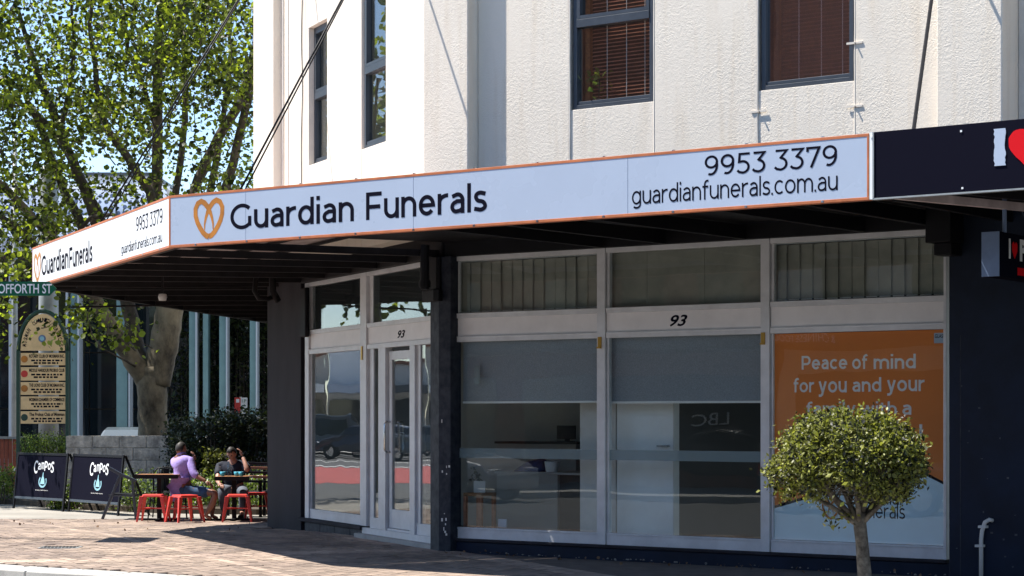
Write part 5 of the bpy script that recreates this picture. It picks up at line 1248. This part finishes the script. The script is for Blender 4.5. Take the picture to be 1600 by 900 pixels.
def hand(wrist, d, palm_n, m, parent, curl=.5, name='hand'):
    """palm and five bent fingers; d: direction of the fingers, palm_n: the way the palm faces"""
    d = Vector(d).normalized(); n = Vector(palm_n).normalized(); n = (n-d*n.dot(d)).normalized(); s_ = d.cross(n)
    w_ = Vector(wrist); pc = w_+d*.05
    ch = [[(w_, .024), (pc, .032), (w_+d*.085, .030)]]
    for k, (off_, ln) in enumerate(((-.030,.066),(-.010,.075),(.010,.070),(.029,.055))):
        b0 = w_+d*.09+s_*off_; b1 = b0+d*ln*.45+n*ln*.12*curl; b2 = b1+d*ln*.3+n*ln*.35*curl; b3 = b2+d*ln*.2+n*ln*.35*curl
        ch.append([2, (b0, .0098), (b1, .0092), (b2, .0086), (b3, .0075)])
    t0 = w_+d*.035-s_*.035; ch.append([1, (t0, .0125), (t0+d*.03-s_*.015+n*.01, .0105), (t0+d*.055-s_*.012+n*.018, .009)])
    return skin_mesh(name, ch, m, parent, 1)
# --- person in purple, seated on the stool, seen from behind-left, turned to the right
PY = 34.2; p1 = thing('person', 'seated person in a purple shirt and blue denim shorts looking right', 'person', tuple(at(287,0,PY))); p1.location.z = gz(PY)
hip = at(284,763,PY); ch_ = at(287,733,PY+.02); sh = at(284,716,PY); nk = at(284,708,PY)
shoL = at(272,720,PY+.10); shoR = at(297,720,PY-.12)
# body (skin): neck, arms, legs as one continuous surface under the clothes
elR = at(303,742,PY-.25); wrR = at(322,752,PY-.30)
elL = at(302,741,PY+.22); wrL = at(304,720,PY+.18)
hpR = at(291,768,PY-.08); knR = at(338,770,PY-.28); ftR = at(321,806,PY-.22); toeR = at(331,811,PY-.22)
hpL = at(291,768,PY+.12); knL = at(334,768,PY+.18); ftL = at(331,806,PY+.2); toeL = at(341,811,PY+.22)
skin_mesh('body', [[(hip, .13), (ch_, .13), (sh, .10), (nk, .055), (nk+Vector((0,0,.08)), .05)],
    [2, (shoR, .055), (elR, .045), (wrR, .028)], [2, (shoL, .055), (elL, .045), (wrL, .028)],
    [0, (hpR, .085), (knR, .062), (at(331,788,PY-.25), .055), (ftR, .036), (toeR, .034)],
    [0, (hpL, .085), (knL, .062), (at(333,788,PY+.2), .055), (ftL, .036), (toeL, .034)]], M['skin'], p1, 2)
skin_mesh('shirt', [[(hip+Vector((0,0,.02)), .165), (at(284,748,PY), .155), (ch_, .165), (sh+Vector((0,0,-.02)), .125), (nk+Vector((0,0,-.02)), .07)],
    [3, (shoR, .078), (elR, .068), (elR.lerp(wrR,.35), .058)], [3, (shoL, .078), (elL, .066), (elL.lerp(wrL,.3), .055)], [0, (at(273,770,PY), .09), (at(270,784,PY+.02)*1, .05)]], M['purple'], p1, 2)
q = MB(); q.lathe(nk+Vector((0,0,-.03)), [(.085,0),(.068,.05),(.062,.05),(.07,0)], 14); q.build('collar', M['purple'], p1, smooth=True)
skin_mesh('shorts', [[(hip+Vector((0,0,-.03)), .15), (hip+Vector((0,0,.05)), .14)], [0, (hpR, .105), (hpR.lerp(knR,.5), .098), (hpR.lerp(knR,.82), .092)], [0, (hpL, .105), (hpL.lerp(knL,.5), .098), (hpL.lerp(knL,.82), .09)]], M['denim'], p1, 2)
head(at(283,702,PY)+Vector((0,0,0)), .098, (.75, .45, .0), M['skin'], M['hair'], p1)
hand(wrR, (.8,-.1,-.55), (0,.3,-1), M['skin'], p1, .5); hand(wrL, (-.1,.0,1), (-1,.2,.2), M['skin'], p1, .9)
for f_, t_ in ((ftR, toeR), (ftL, toeL)):
    q = MB(); q.beam(f_+Vector((-.03,0,-.05)), t_+Vector((.02,0,-.045)), .085, .03); q.build('sandal', M['black'], p1, bevel=.01)
# --- person in navy, facing us behind the second table, head bowed on a raised hand
QY = 34.9; p2 = thing('person', 'seated person in a navy shirt resting the head on one raised hand', 'person', tuple(at(366,0,QY))); p2.location.z = gz(QY)
hip = at(368,768,QY); ch_ = at(365,742,QY-.03); sh = at(363,727,QY-.06); nk = at(364,720,QY-.10)
shoR = at(383,728,QY-.05); shoL = at(343,730,QY-.05); elR = at(387,735,QY-.35); wrR = at(379,713,QY-.22)
elL = at(340,750,QY-.28); wrL = at(343,757,QY-.52)
hpL = at(356,768,QY-.1); hpR = at(378,768,QY-.1); knL = at(347,765,QY-.48); knR = at(381,768,QY-.5); aL = at(350,800,QY-.45); aR = at(378,800,QY-.45)
skin_mesh('body', [[(hip, .14), (ch_, .14), (sh, .11), (nk, .06), (nk+Vector((0,-.02,.08)), .055)],
    [2, (shoR, .06), (elR, .048), (wrR, .03)], [2, (shoL, .06), (elL, .048), (wrL, .03)],
    [0, (hpL, .09), (knL, .066), (aL, .038), (aL+Vector((-.02,-.14,-.03)), .034)], [0, (hpR, .09), (knR, .066), (aR, .038), (aR+Vector((.02,-.14,-.03)), .034)]], M['skin2'], p2, 2)
skin_mesh('shirt', [[(hip+Vector((0,0,.02)), .175), (ch_, .185), (sh, .14), (nk+Vector((0,0,-.03)), .08)],
    [2, (shoR, .09), (shoR.lerp(elR,.75), .078)], [2, (shoL, .09), (shoL.lerp(elL,.7), .078)]], M['navycloth'], p2, 2)
skin_mesh('trousers', [[(hip+Vector((0,0,-.04)), .16), (hip+Vector((0,0,.03)), .15)], [0, (hpL, .11), (knL, .092), (aL, .06)], [0, (hpR, .11), (knR, .092), (aR, .06)]], M['greycloth'], p2, 2)
head(at(362,709,QY-.16), .10, (-.25, -.85, -.55), M['skin2'], M['hair'], p2)
hand(wrR, (-.35,.1,.8), (-1,0,0), M['skin2'], p2, .7); hand(wrL, (.5,-.8,-.1), (0,0,-1), M['skin2'], p2, .8)
for a in (aL, aR):
    q = MB(); q.beam(a+Vector((0,.06,-.07)), a+Vector((0,-.2,-.08)), .09, .07); q.build('shoe', M['black'], p2, bevel=.02)
q = MB(); a = elL.lerp(wrL,.75); q.lathe(a-Vector((0,0,.012)), [(.037,0),(.039,.012),(.037,.024)], 12); q.build('wristwatch', M['chrome'], p2)

# ================================================================== TREES
def at3(p, d): return at(p[0], p[1], d)
TRY = 44.0
pt = thing('plane_tree', 'big plane tree with mottled forked trunk behind the stone wall', 'tree', tuple(at(240,0,TRY))); pt.location.z = GF
def limb(pts, r, name='limb', m='barkd', n=8):
    """pts: (px, py, depth)"""
    P = [at(*p) for p in pts]; # resample with slight wobble
    Q = []; rr = []
    for i in range(len(P)-1):
        for k in range(4):
            t = k/4; v = P[i].lerp(P[i+1], t)
            if Q: v = v+Vector((rnd.uniform(-.02,.02), rnd.uniform(-.03,.03), 0))
            Q.append(v); rr.append(r[i]+(r[i+1]-r[i])*t)
    Q.append(P[-1]); rr.append(r[-1]); q = MB(); q.tube(Q, [x*.88 for x in rr], n); q.build(name, M[m], pt, smooth=True); return Q
limb([(243,800,44),(242,740,44),(240,690,44),(238,640,44),(238,600,44),(240,575,44)], [.50,.42,.38,.36,.37,.36], 'trunk', 'bark', 14)
limb([(236,610,44),(215,575,43.9),(185,530,43.7),(160,488,43.5),(128,430,43.3),(95,385,43.1),(60,350,43),(20,305,42.8),(-30,260,42.5)], [.24,.25,.20,.17,.15,.12,.10,.09,.06], 'limb', 'bark', 10)
limb([(243,600,44),(252,555,44),(262,510,44),(268,460,44),(268,420,44)], [.36,.36,.34,.32,.30], 'limb', 'bark', 12)
limb([(236,590,44.2),(212,540,44.4),(205,500,44.5),(190,440,44.6),(172,390,44.7),(150,330,44.8),(120,270,44.9),(93,200,45),(60,120,45.2),(30,20,45.4)], [.20,.20,.19,.18,.17,.15,.13,.11,.09,.05])
for pts, r in (
  ([(268,440,44),(262,380,44),(244,300,44),(246,200,44),(248,107,44),(252,0,44),(256,-120,44)], [.22,.17,.14,.13,.12,.10,.06]),
  ([(262,420,43.6),(250,360,43.4),(233,300,43.3),(200,247,43.1),(170,205,43),(158,180,42.9),(150,120,42.8),(140,40,42.6),(150,-60,42.5)], [.18,.14,.11,.10,.085,.08,.07,.05,.03]),
  ([(270,430,44.5),(272,350,44.6),(276,290,44.7),(288,200,44.8),(290,150,44.9),(286,60,45),(286,-60,45)], [.15,.11,.09,.08,.075,.06,.04]),
  ([(274,440,44.3),(292,350,44.3),(304,295,44.3),(332,232,44.3),(372,165,44.3),(395,105,44.3),(410,30,44.3)], [.20,.15,.13,.125,.12,.14,.10]),
  ([(276,440,43.8),(325,350,43.7),(353,295,43.6),(366,245,43.6),(384,170,43.6),(392,130,43.6)], [.18,.14,.12,.11,.10,.10]),
  ([(276,445,44.8),(322,330,45),(340,240,45.1),(350,180,45.2),(362,90,45.3),(352,-20,45.4)], [.14,.10,.085,.07,.05,.03]),
  ([(190,450,44.8),(168,400,45),(128,350,45.1),(100,300,45.2),(60,190,45.3),(40,150,45.4)], [.16,.13,.12,.10,.09,.06]),
  ([(180,440,44.2),(150,350,44.1),(130,290,44),(105,235,43.9),(70,190,43.8),(40,165,43.7),(-20,140,43.6)], [.14,.12,.11,.09,.08,.06,.03]),
  ([(150,470,43.4),(100,440,43),(50,380,42.8),(20,350,42.6),(-30,320,42.5)], [.12,.10,.09,.07,.05]),
  ([(118,370,43),(140,340,42.6),(175,335,42.2),(205,350,42),(235,382,41.8)], [.05,.05,.045,.035,.02]),
  ([(165,370,44.6),(140,420,44.4),(110,430,44.2),(60,445,44)], [.06,.05,.04,.02]),
  ([(160,490,43.5),(130,500,42.8),(90,520,42),(60,540,41.6)], [.04,.03,.02,.01]),
  ([(215,575,43.8),(190,560,43),(160,545,42.4),(135,530,42)], [.03,.025,.015,.008]),
  ([(248,107,44),(280,60,44),(320,20,44),(340,-30,44)], [.08,.06,.05,.03]), ([(246,200,44),(225,140,44),(200,80,44),(190,0,44)], [.08,.06,.05,.03]), ([(93,200,45),(110,140,45),(115,70,45),(110,-10,45)], [.08,.06,.05,.03]),
): limb(pts, r)
rg = random.Random(5); cl = []; clx = []
def occupied(px, py):
    return py < 300-.27*(px-265) if px > 265 else py < 470
for _ in range(2200):
    px = rg.uniform(-420, 415); py = rg.uniform(-260, 400 if px < 150 else 330); Y = rg.uniform(39.5, 48.5)
    dens = 1
    if 270 < px and py > 130: dens = .55
    if 100 < px < 270 and py > 230: dens = .5
    if px < 120 and 260 < py: dens = .75
    if rg.random() > dens: continue
    v = at(px, py, Y)
    if v.x > -4.9: continue
    cl.append(tuple(v))
for px0, px1, py0, py1, Y0, Y1, n in ((-60,35,400,455,38,42,10),(-60,18,480,550,38,40.5,8),(105,150,480,510,38.5,40.5,6),(82,105,500,540,39,40.5,2),(110,170,500,560,41.5,42,3),(160,215,490,560,41.5,43,3),(0,110,330,440,40,42,10)):
    for _ in range(n): cl.append(tuple(at(rg.uniform(px0,px1), rg.uniform(py0,py1), rg.uniform(Y0,Y1))))
leafobj('crown', [leaves(cl, 26, (.21,.24,.17), .082, 8), leaves(cl[::2], 12, (.34,.34,.28), .072, 9), leaves(cl[::6], 10, (.2,.2,.2), .125, 10)], M['leaf'], pt)
tw = MB()
for c in cl[::2]:
    v = Vector(c); e_ = v+Vector((rg.uniform(-.4,.4), rg.uniform(-.3,.3), rg.uniform(-.7,.3))); tw.tube([e_, e_.lerp(v,.5)+Vector((rg.uniform(-.08,.08),0,rg.uniform(-.08,.08))), v+Vector((0,0,.2))], [.016,.011,.005], 4, cap=False)
tw.build('twigs', M['barkd'], pt, stuff=True)
# street trees off to the left (seen in the window reflections and in other views)
def street_tree(x, y, h, r, seed, label, z0=-.16):
    t = thing('street_tree', label, 'tree', (x, y, z0), 'street trees along the side street')
    q = MB(); q.tube([(x,y,z0),(x+.1,y,z0+h*.25),(x,y+.1,z0+h*.45)], [.28,.22,.18], 10); q.build('trunk', M['bark'], t, smooth=True)
    rg = random.Random(seed); cs = []
    for i in range(7):
        a = i*.9+rg.random(); e_ = Vector((x+math.cos(a)*r*.7, y+math.sin(a)*r*.7, z0+h*rg.uniform(.6,.95))); q = MB(); q.tube([(x,y+.1,z0+h*.42), (x+math.cos(a)*r*.3,y+math.sin(a)*r*.3,z0+h*.6), e_], [.13,.09,.03], 7); q.build('limb', M['barkd'], t, smooth=True)
    for _ in range(230):
        u = Vector((rg.gauss(0,1), rg.gauss(0,1), rg.gauss(0,1))).normalized()*rg.uniform(.35,1)
        cs.append((x+u.x*r, y+u.y*r, z0+h*.68+u.z*h*.33))
    leafobj('crown', [leaves(cs, 22 if seed < 45 else 10, .32, .16, seed)], M['leaf' if seed < 45 else 'leafb'], t)
street_tree(-16.5, 41.5, 11, 3.6, 41, 'leafy street tree left of the corner with a wide crown')
street_tree(-22, 64, 10, 3.4, 42, 'leafy street tree further down the side street')

# ================================================================== BUILDINGS BEHIND
GY = 62.0
gb = thing('glass_building', 'dark glass fronted building with teal and white upright fins', 'building', tuple(at(200,0,GY))); gb.location.z = GF
x0, x1 = at(-260,0,GY).x, at(640,0,GY).x; ztp = at(0,395,GY).z
q = MB(); q.box(x0, x1, GY+1.6, GY+14, GF, ztp); q.build('wall', M['plaza'], gb)
nb_ = 14
for k in range(nb_):
    a = x0+(x1-x0)*k/nb_; c = x0+(x1-x0)*(k+1)/nb_
    for za, zb in ((GF+.45, at(0,640,GY).z), (at(0,638,GY).z, at(0,550,GY).z), (at(0,548,GY).z, ztp-.2)):
        q = MB(); q.box(a+.02, c-.02, GY+1.3, GY+1.36, za, zb); q.build('window', M['dkglass'], gb)
q = MB(); q.box(x0, x1, GY+.2, GY+.49, GF, GF+.44); q.build('base_wall', M['kerb'], gb); q = MB(); q.box(x0-.2, x1+.2, GY-.3, GY+14, ztp+.001, ztp+.35); q.build('roof_edge', M['screen'], gb)
for px, w_, m_ in ((20,4,'finw'),(66,0,''),(120,14,'teal'),(108,3,'finw'),(126,3,'finw'),(193,17,'teal'),(205,2,'finw'),(303,11,'teal'),(309,2.2,'finw'),(323,8,'teal'),(350,11,'teal'),(356.5,2,'finw'),(397,10,'teal'),(403,2.2,'finw'),(-40,10,'teal'),(-60,3,'finw'),(450,10,'teal'),(457,2,'finw')):
    if not w_: continue
    a, c = at(px-w_/2,0,GY).x, at(px+w_/2,0,GY).x; q = MB(); q.box(a, c, GY-.35+(.1 if m_ == 'teal' else 0), GY+.2, GF+.3, ztp-.05); q.build('fin', M[m_], gb)
plant_patch('reflection_foliage', 'dark foliage behind the teal fins right of the trunk, added for the glass reflection', 'hedge', cloud(272,470,470,700,GY+.4,GY+1.1,330,61), 20, (.22,.10,.2), .15, 'leafb', 61, flowers=60)  # added leaves stand in for foliage reflected in the dark glass
# pale screened building above/behind
pbY = 75.0; sb_ = thing('screened_building', 'pale building behind the plane tree with perforated white screens', 'building', tuple(at(50,0,pbY))); sb_.location.z = GF
m = M['screen']; N = m.node_tree.nodes; L = m.node_tree.links; tc = N.new('ShaderNodeTexCoord'); vo = N.new('ShaderNodeTexVoronoi'); vo.inputs['Scale'].default_value = 4.5; vo.inputs['Randomness'].default_value = .35
L.new(tc.outputs['Object'], vo.inputs['Vector']); rp = N.new('ShaderNodeValToRGB'); rp.color_ramp.interpolation = 'CONSTANT'; rp.color_ramp.elements[0].color = (.10,.13,.2,1); rp.color_ramp.elements[1].position = .36; rp.color_ramp.elements[1].color = (.62,.66,.74,1)
L.new(vo.outputs['Distance'], rp.inputs[0]); L.new(rp.outputs[0], N['Principled BSDF'].inputs['Base Color'])
x0, x1 = at(-300,0,pbY).x, at(262,0,pbY).x
q = MB(); q.box(x0, x1, pbY+.5, pbY+12, GF, at(0,292,pbY).z); q.build('wall', M['offwhite'], sb_)
for k in range(7):
    a = x0+(x1-x0)*k/7; c = x0+(x1-x0)*(k+1)/7
    for ya, yb in ((336,296),(386,346)):
        q = MB(); q.box(a+.04, c-.04, pbY, pbY+.06, at(0,ya,pbY).z, at(0,yb,pbY).z); q.build('screen_panel', M['screen'], sb_)
for y in (292, 341, 392):
    q = MB(); q.box(x0, x1, pbY-.3, pbY+.5, at(0,y+3,pbY).z, at(0,y-3,pbY).z); q.build('ledge', M['white'], sb_)
ub = thing('plant_room', 'small pale rooftop block showing through the plane tree branches', 'building', tuple(at(190,0,85))); ub.location.z = GF
q = MB(); q.box(at(118,0,85).x, at(236,0,85).x, 85, 90, GF, at(0,276,85).z); q.build('wall', M['sign'], ub); q = MB(); q.box(at(112,0,85).x, at(242,0,85).x, 84.6, 90.4, at(0,276,85).z, at(0,271,85).z); q.build('roof', M['alu'], ub)
# poles
UY = 49.0; up = thing('utility_pole', 'thick pale grey round pole rising behind the notice board', 'pole', tuple(at(76,0,UY))); up.location.z = GF
q = MB(); c = at(76,0,UY); q.lathe((c.x,c.y,GF), [(.24,0),(.235,4),(.225,at(0,275,UY).z-GF),(.17,at(0,262,UY).z-GF),(.06,at(0,256,UY).z-GF)], 20); q.build('shaft', M['pole'], up, smooth=True)
q = MB(); q.lathe((c.x,c.y,GF), [(.34,0),(.34,.05),(.26,.08)], 20); q.build('base', M['pole'], up)
lp_ = thing('lamp_post', 'thin grey street lamp post at the far left behind the leaves', 'lamp', tuple(at(23,0,52))); lp_.location.z = GF
c = at(23,0,52); q = MB(); q.tube([(c.x,52,GF),(c.x,52,at(0,205,52).z)], [.09,.06], 10); q.build('shaft', M['pole'], lp_, smooth=True)
q = MB(); q.beam((c.x,52,at(0,208,52).z), (c.x-1.1,52,at(0,203,52).z), .06, .06); q.build('arm', M['pole'], lp_); q = MB(); q.box(c.x-1.6, c.x-1.0, 51.88, 52.12, at(0,203,52).z, at(0,203,52).z+.1); q.build('lamp_head', M['alu'], lp_, bevel=.03)
# parking sign
kY = 47.0; ks = thing('parking_sign', 'red and white parking sign above the dark hedge', 'sign', tuple(at(376,0,kY))); ks.location.z = GF
WK = Wall((0, kY), (1,0)); WK.n = Vector((0,-1)); X = lambda px: at(px,0,kY).x; Z = lambda py: at(0,py,kY).z
q = MB(); q.wbox(WK, X(366.5), X(376), 0, .006, Z(646.5), Z(621.5)); q.build('red_plate', M['red'], ks, bevel=.003)
q = MB(); q.wbox(WK, X(376.3), X(386.5), 0, .006, Z(646.5), Z(621.5)); q.build('white_plate', M['white'], ks, bevel=.003)
q = MB(); q.wbox(WK, X(369), X(374), .0065, .008, Z(629), Z(623.5)); q.build('symbol', M['white'], ks)
text('1P', WK, ks, X(378), X(385), Z(629), Z(624), .0085, M['streetgreen']); 
for k in range(3): q = MB(); q.wbox(WK, X(378), X(384-k), .0065, .008, Z(634.8+k*4), Z(633+k*4)); q.build('symbol', M['streetgreen'], ks)
q = MB(); q.tube([(X(376),kY+.04,GF),(X(376),kY+.04,Z(620))], .025, 8); q.build('post', M['pole'], ks)

# parked cars -----------------------------------------------------------
def car(loc, rz, m, label, van=False):
    t = thing('parked_car', label, 'van' if van else 'car', loc, 'vehicles parked in the side street', rz)
    H_ = 1.95 if van else 1.45; Ln = 4.9 if van else 4.4; hw = .9
    if van: prof = [(-2.4,.35),(-2.42,1.1),(-2.3,1.85),(-1.9,1.95),(.9,1.95),(1.5,1.15),(2.25,1.0),(2.42,.6),(2.4,.3)]
    else: prof = [(-2.15,.35),(-2.2,.75),(-2.1,.95),(-1.5,1.02),(-.95,1.38),(-.5,1.45),(.4,1.42),(1.15,.98),(1.95,.85),(2.2,.6),(2.18,.3)]
    b = MB(); n = len(prof); vs = []
    for sgn in (-1, 1):
        for x, z in prof: k = .80 if z > 1.1 else (.95 if z > .9 else 1); vs.append((x, sgn*hw*k, z))
    b.add(vs, [tuple(range(n)), tuple(range(n,2*n))[::-1]]+[(i,(i+1)%n,n+(i+1)%n,n+i) for i in range(n)])
    def bl(mb, name, mm, **kw):
        mb.v = [(v[0]+loc[0], v[1]+loc[1], v[2]+loc[2]) for v in mb.v]; return mb.build(name, mm, t, **kw)
    body_ = bl(b, 'body', M[m], bevel=.05)
    for sgn in (-1, 1):
        zt = 1.75 if van else 1.34; q = MB(); xa, xb = (-2.2, 1.05) if van else (-1.2, .85)
        k0, k1 = hw*.90, hw*.82
        q.add([(xa,sgn*(k0+.035),1.02),(xb+.12,sgn*(k0+.035),1.02),(xb-.25,sgn*(k1+.02),zt),(xa+.3,sgn*(k1+.02),zt),(xa,sgn*k0*.9,1.02),(xb+.12,sgn*k0*.9,1.02),(xb-.25,sgn*k1*.9,zt),(xa+.3,sgn*k1*.9,zt)], [(0,1,2,3),(4,7,6,5),(0,4,5,1),(1,5,6,2),(2,6,7,3),(3,7,4,0)])
        bl(q, 'side_window', M['dkglass'])
        for x in (-1.35, 1.4):
            q = MB(); q.tube([(x,sgn*(hw-.2),.32),(x,sgn*(hw+.02),.32)], .32, 18); wl = bl(q, 'wheel', M['rubber'])
            q = MB(); q.tube([(x,sgn*(hw+.021),.32),(x,sgn*(hw+.03),.32)], .2, 14); q.v = [(v[0]+loc[0], v[1]+loc[1], v[2]+loc[2]) for v in q.v]; q.build('rim', M['chrome'], wl)
        q = MB(); xf = 2.2 if not van else 2.38; q.box(xf-.12, xf+.02, sgn*.62-.16, sgn*.62+.16, .62, .76); bl(q, 'headlight', M['white'], bevel=.01)
        q = MB(); xr = -2.22 if not van else -2.44; q.box(xr, xr+.06, sgn*.68-.12, sgn*.68+.12, .75, .95); bl(q, 'tail_light', M['tailred'])
    q = MB(); 
    if van: q.add([(.95,-.68,1.88),(.95,.68,1.88),(1.53,.78,1.2),(1.53,-.78,1.2)], [(0,1,2,3)])
    else: q.add([(.44,-.66,1.42),(.44,.66,1.42),(1.18,.76,1.0),(1.18,-.76,1.0)], [(0,1,2,3)])
    q.v = [(v[0]+.03, v[1], v[2]+.03) for v in q.v]; w__ = bl(q, 'windscreen', M['dkglass'])
    return t
car((-9.9, 54.0, GF), 1.62, 'carw', 'white car parked before the glass building left of the trunk')
car((-7.0, 55.2, GF), .1, 'card', 'dark car parked before the glass building behind the hedge')
def mirrored(px, Y, z=0):      # the place whose image in the chamfer glass stands at px and total depth Y
    m_ = Vector(((px-800)/F*Y, Y)); q = m_-B.n*(2*(m_-B.o).dot(B.n)); return Vector((q.x, q.y, z))
dr = mirrored(560, 60)-mirrored(500, 60); ang = math.atan2(dr.y, dr.x)
car(tuple(mirrored(515, 96, -.3)), ang, 'carw', 'white van parked across the side street', True)
car(tuple(mirrored(568, 92, -.3)), ang+math.pi, 'card', 'dark blue car parked across the side street')
car(tuple(mirrored(625, 96, -.3)), ang, 'carp', 'silver car parked across the side street')
car(tuple(mirrored(668, 90, -.3)), ang+math.pi, 'carw', 'white car last in the row across the side street')
# red lane and lines
def strip(pxa, pxb, Ya, Yb, m_, z, name, n=1):
    a, b_, c, d_ = mirrored(pxa,Ya,z), mirrored(pxb,Ya,z), mirrored(pxb,Yb,z), mirrored(pxa,Yb,z); q = MB(); q.add([a,b_,c,d_], [(0,1,2,3)]); return struct(q.build(name, M[m_]))
strip(330, 760, 58, 76, 'redlane', -.295, 'bus_lane'); strip(330, 760, 77, 78, 'paint', -.291, 'lane_line'); strip(330, 760, 85.5, 86.3, 'paint', -.291, 'lane_line')
strip(200, 900, 100, 116, 'kerb', -.18, 'opposite_pavement')
sh_ = thing('shop_row', 'long low row of pale shops across the side street', 'building', tuple(mirrored(560,118)))
def mbox(pxa, pxb, Ya, Yb, z0, z1, m_, name, parent, **kw):
    a, b_, c, d_ = mirrored(pxa,Ya), mirrored(pxb,Ya), mirrored(pxb,Yb), mirrored(pxa,Yb); q = MB(); q.prism([a.xy,b_.xy,c.xy,d_.xy], z0, z1); return q.build(name, M[m_], parent, **kw)
for k in range(9):
    p0_ = 200+k*78; hgt = 4.6+(k*37%5)*.45
    mbox(p0_, p0_+77, 118, 128, -.3, hgt, ('shop','white','offwhite')[k%3], 'shop_wall', sh_); mbox(p0_+6, p0_+71, 117.8, 117.99, .1, 2.5, 'dkglass', 'shop_window', sh_); mbox(p0_+1, p0_+76, 114.5, 117.9, 2.9, 3.35, ('white','sign','alu')[k%3], 'shop_awning', sh_)
    mbox(p0_, p0_+77, 117.8, 128, hgt+.001, hgt+.2, 'tile', 'shop_roof', sh_)

# ------------------------------------------------------------------ the other side of the main street (behind the camera)
def fa(a, e): return A.p(a, 0, e).xy
q = MB(); q.prism([fa(-40,19.6), fa(60,19.6), fa(60,24.5), fa(-40,24.5)], -.31, -.16); struct(q.build('opposite_footpath', M['kerb']))
orow = thing('opposite_shops', 'row of two storey shops facing the corner building across the main street', 'building', (*fa(4,25), 0))
WO = Wall(fa(0,24.5), (1,0)); WO.u = -A.u.copy(); WO.n = -A.n.copy(); WO.o = fa(0,24.5)
for k in range(9):
    a0 = -39+k*8; hgt = 13.6 if a0 > 8 and a0 < 24 else 6.2+(k*53%4)*.5
    q = MB(); q.wbox(WO, a0+.01, a0+7.99, -8, 0, -.2, hgt); q.build('shop_wall', M['tile' if hgt > 10 else ('shop','offwhite','cream')[k%3]], orow)
    q = MB(); q.wbox(WO, a0+.5, a0+7.5, .005, .05, .2, 2.6); q.build('shop_window', M['dkglass'], orow)
    q = MB(); q.wbox(WO, a0+.1, a0+7.9, .01, 3.0, 3.2, 3.75); q.build('shop_awning', M[('alu','white','ink')[k%3]], orow)
    for j in range(3): q = MB(); q.wbox(WO, a0+1+j*2.3, a0+2.2+j*2.3, .005, .05, 4.4, 5.8); q.build('window', M['dkglass'], orow)
text('AUSTRALIAN\n& CHINESE FOOD', WO, orow, 5.9, 7.6, 3.27, 3.68, 3.003, M['white'])
text('LBC', WO, orow, 10.3, 11.4, 1.35, 1.65, .053, M['white'])
car((*fa(-3,17.5), -.3), math.atan2(A.u.y, A.u.x), 'card', 'dark car parked across the main street')
car((*fa(-14,17.5), -.3), math.atan2(A.u.y, A.u.x), 'carp', 'silver car parked further along the main street')
